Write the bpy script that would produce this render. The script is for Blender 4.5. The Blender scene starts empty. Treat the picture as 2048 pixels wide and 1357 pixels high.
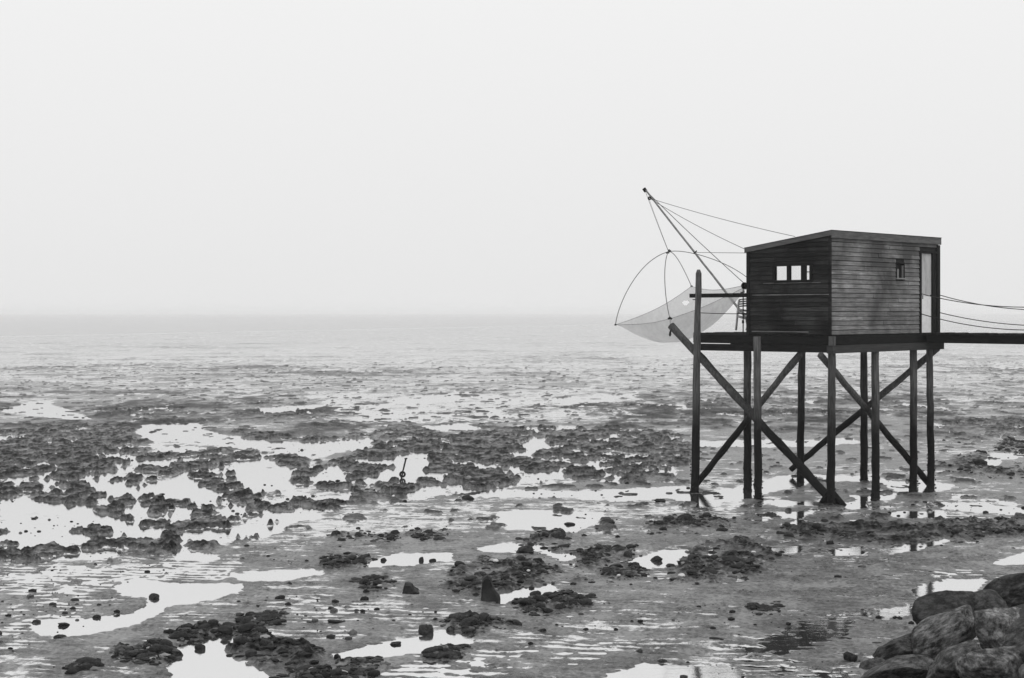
import bpy, bmesh, math, random
import numpy as np
from mathutils import Vector, Matrix

random.seed(7)
rng = np.random.default_rng(7)
scene = bpy.context.scene
col = scene.collection

# ------------------------------------------------------------------ camera
F = 2844.0          # focal length in photo pixels (50 mm on 36 mm film)
HY = 625.0          # horizon row in the photo
EYE = 4.65          # eye height above the mud
cam = bpy.data.cameras.new('camera')
cam.lens = 50.0; cam.sensor_width = 36.0; cam.sensor_fit = 'HORIZONTAL'
cam.shift_y = -(678.5 - HY) / 2048.0
cam.clip_start = 0.1; cam.clip_end = 30000
camo = bpy.data.objects.new('camera', cam); col.objects.link(camo)
camo.location = (0, 0, EYE); camo.rotation_euler = (math.radians(90), 0, 0)
scene.camera = camo

# ------------------------------------------------------------------ world: even overcast sky
SUN_EL, SUN_AZ = math.radians(48), math.radians(120)
world = bpy.data.worlds.new('World'); scene.world = world; world.use_nodes = True
nt = world.node_tree; nt.nodes.clear()
out = nt.nodes.new('ShaderNodeOutputWorld')
sky = nt.nodes.new('ShaderNodeTexSky'); sky.sky_type = 'NISHITA'; sky.sun_disc = False
sky.sun_elevation = SUN_EL; sky.sun_rotation = SUN_AZ; sky.dust_density = 5.0
bwn = nt.nodes.new('ShaderNodeRGBToBW')
bg1 = nt.nodes.new('ShaderNodeBackground'); bg1.inputs[1].default_value = 0.05
tc = nt.nodes.new('ShaderNodeTexCoord'); sep = nt.nodes.new('ShaderNodeSeparateXYZ')
rmp = nt.nodes.new('ShaderNodeValToRGB')
e = rmp.color_ramp.elements
e[0].position = 0.0; e[0].color = (.83, .83, .83, 1)
e[1].position = 1.0; e[1].color = (1.0, 1.0, 1.0, 1)
k = rmp.color_ramp.elements.new(0.24); k.color = (.915, .915, .915, 1)
bg2 = nt.nodes.new('ShaderNodeBackground'); bg2.inputs[1].default_value = 1.0
mx = nt.nodes.new('ShaderNodeMixShader'); mx.inputs[0].default_value = 0.97
L = nt.links.new
L(sky.outputs[0], bwn.inputs[0]); L(bwn.outputs[0], bg1.inputs[0])
L(tc.outputs['Generated'], sep.inputs[0]); L(sep.outputs['Z'], rmp.inputs[0]); L(rmp.outputs[0], bg2.inputs[0])
L(bg1.outputs[0], mx.inputs[1]); L(bg2.outputs[0], mx.inputs[2]); L(mx.outputs[0], out.inputs[0])

sl = bpy.data.lights.new('sun', 'SUN'); sl.energy = 0.6; sl.angle = math.radians(25); sl.color = (1, .99, .98)
so = bpy.data.objects.new('sun', sl); col.objects.link(so); so.location = (20, -10, 60)
# light comes from the right and behind the camera
sd = Vector((math.sin(SUN_AZ) * math.cos(SUN_EL), math.cos(SUN_AZ) * math.cos(SUN_EL), math.sin(SUN_EL)))
so.rotation_euler = (-sd).to_track_quat('-Z', 'Y').to_euler()

scene.view_settings.view_transform = 'Standard'; scene.view_settings.look = 'None'
scene.view_settings.exposure = 0.0; scene.view_settings.gamma = 1.0
scene.view_settings.use_curve_mapping = False
scene.render.engine = 'CYCLES'
scene.cycles.max_bounces = 6; scene.cycles.volume_bounces = 2
scene.cycles.transparent_max_bounces = 12

# ------------------------------------------------------------------ frames of reference
O = np.array([7.70, 34.40]); U = np.array([.72, .694]); V = np.array([-.694, .72])
def P(a, b, z):                      # platform coordinates: a along the landward wall, b towards the sea, z absolute
    q = O + a * U + b * V
    return Vector((q[0], q[1], z))
def at(px, py, d):                   # photo point at distance d
    return Vector(((px - 1024) / F * d, d, EYE - (py - HY) / F * d))
def ground(px, py, z=0.0):
    d = (EYE - z) * F / (py - HY)
    return Vector(((px - 1024) / F * d, d, z))
def b_of(px, a=0.0):
    k = (px - 1024) / F; o = O + a * U
    return (o[0] - k * o[1]) / (-V[0] + k * V[1])
def a_of(px, b=0.0):
    k = (px - 1024) / F; o = O + b * V
    return (k * o[1] - o[0]) / (U[0] - k * U[1])
def z_at(a, b, py):
    return EYE - (py - HY) / F * (O + a * U + b * V)[1]

# ------------------------------------------------------------------ object helpers
def tag(o, label=None, cat=None, group=None, kind=None):
    if label: o['label'] = label
    if cat: o['category'] = cat
    if group: o['group'] = group
    if kind: o['kind'] = kind
    return o
def empty(name, loc, label, cat, group=None):
    o = bpy.data.objects.new(name, None); col.objects.link(o); o.location = loc
    o.empty_display_size = 0.3
    return tag(o, label, cat, group)
def root_of(o):
    l = Vector((0, 0, 0))
    while o is not None:
        l += o.location; o = o.parent
    return l
def mesh_obj(name, verts, faces, mat, parent=None, smooth=False):
    off = root_of(parent)
    me = bpy.data.meshes.new(name)
    me.from_pydata([tuple(Vector(v) - off) for v in verts], [], faces)
    me.materials.append(mat)
    if smooth: me.polygons.foreach_set('use_smooth', [True] * len(me.polygons))
    me.update()
    o = bpy.data.objects.new(name, me); col.objects.link(o)
    if parent is not None: o.parent = parent
    return o
class MB:
    def __init__(s): s.v = []; s.f = []
    def add(s, v, f):
        n = len(s.v); s.v += [Vector(q) for q in v]; s.f += [tuple(i + n for i in q) for q in f]; return s
    def hexa(s, c):                  # 8 corners: bottom four ccw, top four ccw
        return s.add(c, [(3, 2, 1, 0), (4, 5, 6, 7), (0, 1, 5, 4), (1, 2, 6, 5), (2, 3, 7, 6), (3, 0, 4, 7)])
    def box(s, a0, a1, b0, b1, z0, z1):   # box in platform coordinates
        return s.hexa([P(a0, b0, z0), P(a1, b0, z0), P(a1, b1, z0), P(a0, b1, z0),
                       P(a0, b0, z1), P(a1, b0, z1), P(a1, b1, z1), P(a0, b1, z1)])
    def tube(s, pts, radii, n=10, cap=True, rough=0.0):
        pts = [Vector(p) for p in pts]; m = len(pts)
        if not hasattr(radii, '__len__'): radii = [radii] * m
        base = len(s.v)
        ref = Vector((0, 0, 1))
        t0 = (pts[-1] - pts[0]).normalized()
        if abs(t0.z) > .9: ref = Vector((1, 0, 0))
        for i, p in enumerate(pts):
            t = (pts[min(i + 1, m - 1)] - pts[max(i - 1, 0)]).normalized()
            x = t.cross(ref).normalized(); y = x.cross(t).normalized()
            for j in range(n):
                an = 2 * math.pi * j / n
                r = radii[i] * (1 + random.uniform(-rough, rough))
                s.v.append(p + x * math.cos(an) * r + y * math.sin(an) * r)
        for i in range(m - 1):
            for j in range(n):
                a = base + i * n + j; b = base + i * n + (j + 1) % n
                s.f.append((a, b, b + n, a + n))
        if cap:
            s.f.append(tuple(base + j for j in range(n))[::-1])
            s.f.append(tuple(base + (m - 1) * n + j for j in range(n)))
        return s
    def ring(s, c, ax1, ax2, R, r, n=20, k=8):
        base = len(s.v); nrm = ax1.cross(ax2).normalized()
        for i in range(n):
            t = 2 * math.pi * i / n; d = ax1 * math.cos(t) + ax2 * math.sin(t)
            for j in range(k):
                q = 2 * math.pi * j / k
                s.v.append(c + d * (R + r * math.cos(q)) + nrm * r * math.sin(q))
        for i in range(n):
            for j in range(k):
                a = base + i * k + j; b = base + i * k + (j + 1) % k
                c2 = base + ((i + 1) % n) * k + (j + 1) % k; d2 = base + ((i + 1) % n) * k + j
                s.f.append((a, b, c2, d2))
        return s
    def build(s, name, mat, parent=None, smooth=False):
        return mesh_obj(name, s.v, s.f, mat, parent, smooth)

def lerp_pts(p, q, n, wob=0.0):
    p, q = Vector(p), Vector(q); r = []
    for i in range(n):
        t = i / (n - 1); v = p.lerp(q, t)
        if 0 < i < n - 1: v += Vector((random.uniform(-wob, wob), random.uniform(-wob, wob), random.uniform(-wob, wob)))
        r.append(v)
    return r
def curve3(p, c, q, n=16):           # quadratic bezier
    p, c, q = Vector(p), Vector(c), Vector(q)
    return [p * (1 - t) ** 2 + c * 2 * t * (1 - t) + q * t * t for t in [i / (n - 1) for i in range(n)]]
def sagline(p, q, sag, n=24):
    p, q = Vector(p), Vector(q)
    return [p.lerp(q, t) - Vector((0, 0, sag * 4 * t * (1 - t))) for t in [i / (n - 1) for i in range(n)]]

# ------------------------------------------------------------------ materials
def new_mat(name):
    m = bpy.data.materials.new(name); m.use_nodes = True
    n = m.node_tree; b = n.nodes['Principled BSDF']
    return m, n, b
def g(v): return (v, v, v, 1)
def noise_node(n, scale, detail=6, rough=.6, vec=None):
    t = n.nodes.new('ShaderNodeTexNoise'); t.inputs['Scale'].default_value = scale
    t.inputs['Detail'].default_value = detail; t.inputs['Roughness'].default_value = rough
    if vec: n.links.new(vec, t.inputs['Vector'])
    return t
def ramp(n, fac, stops):
    r = n.nodes.new('ShaderNodeValToRGB'); el = r.color_ramp.elements
    el[0].position, el[0].color = stops[0][0], g(stops[0][1])
    el[1].position, el[1].color = stops[-1][0], g(stops[-1][1])
    for p, v in stops[1:-1]:
        k = el.new(p); k.color = g(v)
    n.links.new(fac, r.inputs[0]); return r
def math_node(n, op, a, b=None, clamp=False):
    m = n.nodes.new('ShaderNodeMath'); m.operation = op; m.use_clamp = clamp
    for i, v in enumerate((a, b)):
        if v is None: continue
        if isinstance(v, (int, float)): m.inputs[i].default_value = v
        else: n.links.new(v, m.inputs[i])
    return m.outputs[0]
def mixc(n, fac, a, b, blend='MIX'):
    m = n.nodes.new('ShaderNodeMix'); m.data_type = 'RGBA'; m.blend_type = blend
    for i, v in ((0, fac), (6, a), (7, b)):
        if isinstance(v, (int, float)):
            m.inputs[i].default_value = v if i == 0 else g(v)
        else: n.links.new(v, m.inputs[i])
    return m.outputs[2]
def bump(n, b, h, strength=.5, dist=.01):
    k = n.nodes.new('ShaderNodeBump'); k.inputs['Strength'].default_value = strength; k.inputs['Distance'].default_value = dist
    n.links.new(h, k.inputs['Height']); n.links.new(k.outputs[0], b.inputs['Normal']); return k

def wood(name, lo, hi, rough=.8, stretch=(2, 2, 18), var=.5, tide=False, blotch=None, scale=1.0):
    """weathered timber; stretch squashes the noise so that the grain runs along the piece"""
    m, n, b = new_mat(name)
    geo = n.nodes.new('ShaderNodeNewGeometry'); mp = n.nodes.new('ShaderNodeMapping')
    mp.inputs['Scale'].default_value = stretch; n.links.new(geo.outputs['Position'], mp.inputs[0])
    mp.inputs['Rotation'].default_value = (0, 0, 0)
    t = noise_node(n, 2.0 * scale, 8, .65, mp.outputs[0])
    c = ramp(n, t.outputs['Fac'], [(.3, lo), (.7, hi)]).outputs[0]
    oi = n.nodes.new('ShaderNodeObjectInfo')
    f = math_node(n, 'MULTIPLY_ADD', oi.outputs['Random'], var); n.nodes[-1].inputs[2].default_value = 1 - var / 2
    fc = n.nodes.new('ShaderNodeCombineColor'); 
    for i in range(3): n.links.new(f, fc.inputs[i])
    c = mixc(n, 1.0, c, fc.outputs[0], 'MULTIPLY')
    if blotch:
        t2 = noise_node(n, blotch[0], 4, .55, geo.outputs['Position'])
        r2 = ramp(n, t2.outputs['Fac'], [(.42, 0), (.62, 1)])
        c = mixc(n, r2.outputs[0], c, blotch[1])
    if tide:                          # algae and wet timber below the tide line
        s = n.nodes.new('ShaderNodeSeparateXYZ'); n.links.new(geo.outputs['Position'], s.inputs[0])
        tn = noise_node(n, 3.0, 4, .6, geo.outputs['Position'])
        h = math_node(n, 'ADD', s.outputs['Z'], math_node(n, 'MULTIPLY', tn.outputs['Fac'], 1.2))
        r3 = ramp(n, math_node(n, 'MULTIPLY', h, .2), [(.44, 0), (.66, 1)])
        c = mixc(n, r3.outputs[0], .012, c)
    n.links.new(c, b.inputs['Base Color'])
    b.inputs['Roughness'].default_value = rough; b.inputs['Specular IOR Level'].default_value = .12
    bump(n, b, t.outputs['Fac'], .6, .01)
    return m
def plain(name, v, rough=.6, metal=0.0, ns=8.0, amt=.3, spec=.3):
    m, n, b = new_mat(name)
    tcn = n.nodes.new('ShaderNodeTexCoord')
    t = noise_node(n, ns, 5, .6, tcn.outputs['Object'])
    c = ramp(n, t.outputs['Fac'], [(.3, v * (1 - amt)), (.7, v * (1 + amt))])
    n.links.new(c.outputs[0], b.inputs['Base Color']); b.inputs['Roughness'].default_value = rough
    b.inputs['Metallic'].default_value = metal; b.inputs['Specular IOR Level'].default_value = spec
    bump(n, b, t.outputs['Fac'], .3, .005)
    return m

M = {}
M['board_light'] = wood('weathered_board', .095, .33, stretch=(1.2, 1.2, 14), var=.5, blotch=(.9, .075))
M['board_dark'] = wood('dark_board', .008, .055, stretch=(1.2, 1.2, 14), var=1.0, blotch=(1.1, .010))  # much darker than the boards of the landward wall
M['fascia'] = wood('fascia_board', .07, .16, stretch=(1.5, 1.5, 10), var=.2)
M['frame'] = wood('window_frame_wood', .008, .016, stretch=(3, 3, 3), var=.2)
M['post'] = wood('stilt_post_wood', .03, .15, stretch=(14, 14, 1.2), var=.5, tide=True)
M['beam'] = wood('platform_beam_wood', .008, .02, stretch=(2, 2, 12), var=.4)
M['beam_light'] = wood('cross_beam_wood', .03, .06, stretch=(1, 1, 14), var=.3)
M['plank'] = wood('deck_plank_wood', .012, .035, stretch=(6, 6, 6), var=.6)
M['door'] = wood('door_paint', .30, .60, stretch=(5, 5, 1.2), var=.0, blotch=(2.2, .5))
M['door_low'] = plain('door_lower_paint', .82, .6, ns=6, amt=.12)
M['sill'] = plain('pale_wood', .22, .7, ns=10, amt=.3)
M['inner'] = plain('hut_inner_wall', .02, .9)
M['rope'] = plain('dark_rope', .03, .9)
M['wire'] = plain('grey_wire', .12, .7)
M['pole'] = plain('mast_pole_metal', .22, .5, ns=14, amt=.4)
M['iron'] = plain('rusty_iron', .012, .8)
M['chair'] = plain('chair_plastic', .50, .5, ns=12, amt=.25)
M['roof'] = plain('roof_felt', .05, .9)
M['shell'] = plain('pale_shell', .6, .6)

def glass_mat():
    m, n, b = new_mat('window_glass')
    n.nodes.remove(b); o = n.nodes['Material Output']
    tr = n.nodes.new('ShaderNodeBsdfTransparent'); tr.inputs[0].default_value = g(.93)
    gl = n.nodes.new('ShaderNodeBsdfGlossy'); gl.inputs['Roughness'].default_value = .05; gl.inputs[0].default_value = g(.9)
    ms = n.nodes.new('ShaderNodeMixShader'); ms.inputs[0].default_value = .06
    n.links.new(tr.outputs[0], ms.inputs[1]); n.links.new(gl.outputs[0], ms.inputs[2]); n.links.new(ms.outputs[0], o.inputs[0])
    return m
M['glass'] = glass_mat()
def net_mat():
    m, n, b = new_mat('fine_mesh_net')
    n.nodes.remove(b); o = n.nodes['Material Output']
    tr = n.nodes.new('ShaderNodeBsdfTransparent')
    df = n.nodes.new('ShaderNodeBsdfDiffuse'); tl = n.nodes.new('ShaderNodeBsdfTranslucent')
    uv = n.nodes.new('ShaderNodeTexCoord')
    t = noise_node(n, 1.6, 6, .6, uv.outputs['Object'])
    c = ramp(n, t.outputs['Fac'], [(.35, .50), (.65, .70)])
    n.links.new(c.outputs[0], df.inputs[0]); n.links.new(c.outputs[0], tl.inputs[0])
    m1 = n.nodes.new('ShaderNodeMixShader'); m1.inputs[0].default_value = .5
    n.links.new(df.outputs[0], m1.inputs[1]); n.links.new(tl.outputs[0], m1.inputs[2])
    m2 = n.nodes.new('ShaderNodeMixShader')
    a = ramp(n, t.outputs['Fac'], [(.35, .50), (.65, .62)])
    n.links.new(a.outputs[0], m2.inputs[0])
    n.links.new(tr.outputs[0], m2.inputs[1]); n.links.new(m1.outputs[0], m2.inputs[2]); n.links.new(m2.outputs[0], o.inputs[0])
    return m
M['net'] = net_mat()

def rock_mat(name, lo, hi, rough=.55):
    m, n, b = new_mat(name)
    tcn = n.nodes.new('ShaderNodeTexCoord')
    t = noise_node(n, 3.2, 12, .74, tcn.outputs['Object'])
    mp = n.nodes.new('ShaderNodeMapping'); mp.inputs['Scale'].default_value = (1, 1.5, 3.2); mp.inputs['Rotation'].default_value = (.5, .4, 0)
    n.links.new(tcn.outputs['Object'], mp.inputs[0])
    t2 = noise_node(n, 2.0, 8, .7, mp.outputs[0])
    f = math_node(n, 'ADD', math_node(n, 'MULTIPLY', t.outputs['Fac'], .84), math_node(n, 'MULTIPLY', t2.outputs['Fac'], .16))
    c = ramp(n, f, [(.43, lo), (.49, (lo + hi) / 3.4), (.54, hi * .55), (.60, hi)])
    oi = n.nodes.new('ShaderNodeObjectInfo')
    fv = math_node(n, 'MULTIPLY_ADD', oi.outputs['Random'], .7); n.nodes[-1].inputs[2].default_value = .65
    fc = n.nodes.new('ShaderNodeCombineColor')
    for i in range(3): n.links.new(fv, fc.inputs[i])
    cc = mixc(n, 1.0, c.outputs[0], fc.outputs[0], 'MULTIPLY')
    n.links.new(cc, b.inputs['Base Color'])
    b.inputs['Roughness'].default_value = rough; b.inputs['Specular IOR Level'].default_value = .3
    bump(n, b, f, .8, .035)
    return m
M['boulder'] = rock_mat('boulder_rock', .006, .17, .75)
M['boulder_pale'] = rock_mat('pale_boulder_rock', .02, .24, .75)
M['boulder_dark'] = rock_mat('dark_boulder_rock', .005, .09, .7)
M['stone'] = rock_mat('wet_stone', .004, .035, .7)

def grit_mat():
    m, n, b = new_mat('rubble_grit')
    a = n.nodes.new('ShaderNodeAttribute'); a.attribute_name = 'tone'
    c = ramp(n, a.outputs['Fac'], [(0, .003), (.5, .014), (.8, .04), (.96, .10), (1, .40)])
    n.links.new(c.outputs[0], b.inputs['Base Color']); b.inputs['Roughness'].default_value = .7; b.inputs['Specular IOR Level'].default_value = .25
    return m
M['grit'] = grit_mat()

# ------------------------------------------------------------------ numpy noise
def _h(ix, iy, iz, seed):
    h = (ix.astype(np.int64) * 374761393 + iy.astype(np.int64) * 668265263 + iz * 2147483647 + seed * 974634777) & 0xffffffff
    h = ((h ^ (h >> 13)) * 1274126177) & 0xffffffff
    h = ((h ^ (h >> 16)) * 2246822519) & 0xffffffff
    return h ^ (h >> 15)
def pn(x, y, seed=0):
    ix = np.floor(x); iy = np.floor(y); fx = x - ix; fy = y - iy
    ux = fx * fx * fx * (fx * (fx * 6 - 15) + 10); uy = fy * fy * fy * (fy * (fy * 6 - 15) + 10)
    def c(dx, dy):
        a = _h(ix + dx, iy + dy, 0, seed) * (2 * math.pi / 4294967296.0)
        return np.cos(a) * (fx - dx) + np.sin(a) * (fy - dy)
    a = c(0, 0); b = c(1, 0); cc = c(0, 1); d = c(1, 1)
    t = a + (b - a) * ux; u = cc + (d - cc) * ux
    return (t + (u - t) * uy) * 1.5
def fbm(x, y, o=3, seed=0, gain=.5):
    s = 0; a = 1; tot = 0
    for i in range(o):
        s = s + a * pn(x, y, seed + i * 17); tot += a; a *= gain; x = x * 2.03 + 5.1; y = y * 2.03 + 1.7
    return s / tot
def vn3(p, seed=0):                  # value noise in 3D
    i = np.floor(p); f = p - i; f = f * f * (3 - 2 * f); r = 0
    for dx in (0, 1):
        for dy in (0, 1):
            for dz in (0, 1):
                w = (f[:, 0] if dx else 1 - f[:, 0]) * (f[:, 1] if dy else 1 - f[:, 1]) * (f[:, 2] if dz else 1 - f[:, 2])
                r = r + w * (_h(i[:, 0] + dx, i[:, 1] + dy, (i[:, 2] + dz).astype(np.int64), seed) / 2147483648.0 - 1)
    return r
def sm(a, b, x):
    t = np.clip((x - a) / (b - a), 0, 1); return t * t * (3 - 2 * t)
def poly_sdf(X, Y, pts):
    """signed distance to a polygon, negative inside"""
    d = np.full(X.shape, 1e9); ins = np.zeros(X.shape, bool); n = len(pts)
    for i in range(n):
        x1, y1 = pts[i]; x2, y2 = pts[(i + 1) % n]
        ex, ey = x2 - x1, y2 - y1
        t = np.clip(((X - x1) * ex + (Y - y1) * ey) / (ex * ex + ey * ey + 1e-9), 0, 1)
        d = np.minimum(d, (X - x1 - t * ex) ** 2 + (Y - y1 - t * ey) ** 2)
        cr = ((y1 > Y) != (y2 > Y)) & (X < (x2 - x1) * (Y - y1) / (y2 - y1 + 1e-12) + x1)
        ins ^= cr
    d = np.sqrt(d); return np.where(ins, -d, d)

# ------------------------------------------------------------------ map of the mudflat (traced from the photograph, all lying on the ground plane)
PUDDLES = [
 [(285,850),(400,848),(410,862),(440,872),(520,882),(600,888),(650,880),(745,880),(742,892),(690,900),(640,915),(560,903),(470,893),(380,885),(290,878),(275,865)],
 [(10,822),(60,806),(95,806),(135,822),(180,838),(140,838),(60,830)],
 [(170,965),(230,962),(255,975),(240,990),(190,980)],
 [(305,965),(375,955),(400,975),(440,990),(430,1008),(370,1000),(320,995),(290,985)],
 [(470,938),(540,925),(600,940),(560,955),(600,975),(700,985),(700,1005),(620,1000),(560,985),(510,990),(480,960)],
 [(0,1003),(40,995),(120,1010),(180,1020),(240,1040),(290,1060),(310,1075),(240,1065),(150,1040),(60,1052),(0,1062)],
 [(105,1080),(150,1066),(185,1082),(120,1088)],
 [(745,955),(790,935),(850,915),(858,930),(830,945),(850,955),(800,962),(760,960)],
 [(750,925),(800,915),(850,910),(855,920),(800,935)],
 [(850,855),(920,850),(960,856),(935,864),(880,862)],
 [(1040,890),(1080,878),(1110,895),(1060,905)],
 [(240,1175),(265,1163),(330,1170),(480,1172),(475,1182),(430,1195),(380,1205),(330,1212),(300,1235),(275,1245),(200,1262),(135,1272),(85,1268),(70,1252),(100,1243),(180,1240),(270,1230),(300,1212),(300,1195),(250,1190)],
 [(345,1300),(375,1290),(430,1275),(460,1272),(500,1290),(440,1300),(470,1325),(510,1335),(540,1365),(350,1365),(340,1330)],
 [(670,1312),(760,1290),(830,1275),(900,1262),(950,1262),(940,1285),(860,1300),(780,1312),(690,1320)],
 [(985,1045),(1005,1026),(1060,1022),(1205,1030),(1190,1050),(1140,1065),(1090,1060),(1020,1060)],
 [(1000,1180),(1100,1172),(1115,1185),(1050,1200),(1000,1203)],
 [(735,1125),(800,1110),(900,1108),(900,1120),(800,1130),(740,1132)],
 [(960,1098),(1010,1088),(1070,1085),(1090,1098),(1030,1104),(970,1102)],
 [(1090,1105),(1160,1112),(1130,1120)],
 [(1200,1362),(1290,1330),(1350,1335),(1440,1333),(1475,1340),(1485,1362)],
 [(1757,1222),(1815,1215),(1818,1229),(1775,1236)],
 [(1830,1182),(1870,1168),(1960,1162),(1950,1180),(1890,1196),(1840,1190)],
 [(1320,995),(1420,987),(1560,957),(1640,950),(1610,967),(1530,985),(1480,1000),(1400,1005)],
 [(1640,952),(1720,955),(1780,962),(1740,966),(1650,960)],
 [(1770,968),(1830,965),(1905,972),(1880,979),(1800,983)],
 [(1520,1005),(1560,1000),(1600,1008),(1570,1012)],
 [(1605,1005),(1645,1002),(1650,1012),(1615,1012)],
 [(1690,1008),(1725,1000),(1728,1016),(1700,1017)],
 [(1705,993),(1790,990),(1785,998),(1730,1001)],
 [(1885,1008),(1950,1010),(2060,1022),(2060,1030),(1960,1022),(1880,1015)],
 [(1395,886),(1500,880),(1580,885),(1700,878),(1720,884),(1600,893),(1500,892),(1400,893)],
 [(920,985),(1010,980),(1150,985),(1250,980),(1370,974),(1390,985),(1300,1000),(1200,998),(1100,992),(930,995)],
 [(1520,1030),(1620,1026),(1600,1036),(1530,1038)],
 [(1560,1050),(1600,1042),(1610,1046),(1570,1058)],
 [(1790,1028),(1880,1024),(1885,1034),(1800,1034)],
 [(1665,1100),(1725,1093),(1720,1108),(1680,1108)],
 [(1770,1100),(1800,1085),(1850,1080),(1900,1076),(1895,1084),(1830,1100),(1780,1108)],
 [(1550,1100),(1600,1092),(1595,1102),(1560,1108)],
 [(1250,1125),(1320,1106),(1420,1096),(1425,1108),(1340,1130),(1270,1134)],
 [(1925,925),(1990,908),(2060,905),(2060,912),(2000,918),(1990,935),(1950,935)],
 [(1990,1127),(2060,1105),(2060,1122),(2010,1130)],
 [(1480,1157),(1490,1152),(1490,1162),(1478,1162)],
 [(470,1150),(620,1140),(640,1148),(560,1160),(480,1158)],
 [(350,1105),(420,1108),(430,1115),(360,1118)],
 [(780,800),(900,793),(920,798),(850,806),(790,806)],
 [(1100,800),(1200,796),(1220,802),(1120,808)],
 [(520,818),(640,812),(620,822),(530,824)],
]
# partly flooded, rippled sheets: (polygon, strength)
DAMP = [
 ([(0,1095),(300,1095),(520,1120),(450,1160),(200,1180),(0,1200)], .40),
 ([(0,1195),(250,1190),(230,1240),(80,1245),(0,1260)], .25),
 ([(640,1215),(900,1215),(900,1255),(650,1290),(520,1260)], .25),
 ([(940,1300),(1180,1262),(1290,1240),(1380,1245),(1330,1275),(1250,1300),(1180,1330),(900,1357),(700,1357)], .50),
 ([(1130,1300),(1180,1265),(1290,1245),(1350,1248),(1300,1270),(1200,1290),(1150,1303)], .5),
 ([(1500,1290),(1560,1262),(1640,1240),(1720,1215),(1760,1220),(1700,1250),(1650,1280),(1560,1310),(1450,1335),(1380,1335),(1420,1300)], .85),
 ([(1300,1340),(1500,1320),(1760,1357),(1300,1400)], .6),
 ([(1660,1090),(1760,1100),(1720,1130),(1640,1125)], .4),
 ([(1700,1105),(1960,1150),(2060,1130),(1900,1200),(1800,1210)], .25),
 ([(620,1010),(1000,1000),(980,1060),(620,1080)], .55),
 ([(900,1000),(1480,1000),(1500,1040),(1200,1030),(1000,1020)], .55),
 ([(1380,940),(1900,930),(2060,1000),(2060,1040),(1400,1030)], .3),
 ([(290,885),(560,900),(640,915),(640,935),(300,905)], .8),
 ([(0,1140),(60,1140),(60,1357),(0,1357)], .3),
 ([(620,790),(1250,780),(1300,835),(700,850)], .7),
 ([(0,1040),(480,1050),(640,1030),(600,1110),(0,1150)], .25),
 ([(1620,1100),(1660,1100),(1750,1130),(1700,1140)], .5),
]
RUBBLE = [
 ([(345,1268),(420,1253),(470,1258),(530,1262),(520,1276),(430,1272),(360,1290)], 1.),
 ([(232,1300),(290,1290),(350,1300),(345,1322),(300,1330),(240,1318)], 1.),
 ([(440,1290),(520,1278),(600,1290),(645,1305),(640,1332),(560,1342),(500,1325),(460,1310)], 1.2),
 ([(680,1328),(715,1312),(765,1325),(745,1345),(690,1350)], 1.),
 ([(560,1350),(640,1340),(700,1350),(700,1362),(560,1362)], 1.),
 ([(890,1165),(930,1130),(990,1115),(1040,1120),(1120,1140),(1110,1162),(1040,1175),(1000,1190),(900,1182)], 1.),
 ([(880,1245),(940,1232),(1020,1250),(990,1272),(900,1262)], 1.),
 ([(870,1290),(935,1292),(920,1312),(860,1318)], .6),
 ([(1030,1205),(1100,1186),(1180,1200),(1160,1222),(1060,1232)], 1.),
 ([(1150,1110),(1200,1090),(1260,1100),(1285,1150),(1240,1165),(1150,1160)], 1.),
 ([(1340,1135),(1400,1090),(1480,1080),(1560,1110),(1500,1150),(1440,1165),(1350,1165)], 1.),
 ([(1290,1055),(1340,1035),(1460,1042),(1440,1062),(1300,1068)], .9),
 ([(1555,1055),(1700,1040),(1850,1045),(2060,1040),(2060,1075),(1900,1082),(1760,1092),(1700,1100),(1600,1085)], 1.),
 ([(1880,932),(1960,905),(1990,912),(1960,935),(2060,935),(2060,955),(1960,952),(1890,945)], .9),
 ([(1040,1082),(1110,1062),(1145,1080),(1110,1105),(1030,1105)], 1.),
 ([(670,1075),(720,1066),(790,1072),(785,1082),(690,1082)], .7),
 ([(650,1118),(700,1110),(738,1120),(720,1134),(655,1136)], .8),
 ([(830,1065),(890,1062),(880,1078),(840,1076)], .5),
 ([(715,1165),(760,1158),(785,1172),(740,1182)], .7),
 ([(480,1240),(560,1225),(560,1240),(500,1258)], .5),
 ([(150,1336),(186,1328),(178,1338),(156,1342)], .3),
 ([(2010,880),(2060,885),(2060,905),(2000,900)], .8),
 ([(1500,1216),(1550,1208),(1555,1222),(1510,1226)], .5),
 ([(1600,945),(1640,940),(1900,990),(1800,1010),(1560,1010),(1480,1010)], .15),
]
CLUMPS = [
 ([(-200,870),(130,850),(270,850),(300,905),(440,900),(560,912),(640,930),(720,900),(760,880),(790,850),(900,868),(1000,858),(1300,860),(1400,890),(1340,960),(1100,970),(900,985),(700,1010),(640,1030),(480,1085),(330,1120),(-200,1125)], 1.),
 ([(1860,840),(2200,830),(2200,880),(1900,880)], .8),
 ([(160,810),(560,800),(700,830),(640,850),(200,845)], .5),
 ([(480,865),(560,868),(700,872),(760,868),(740,880),(640,884),(520,880)], 1.),
 ([(1050,800),(1500,790),(2100,800),(2100,830),(1300,850)], .45),
]

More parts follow.
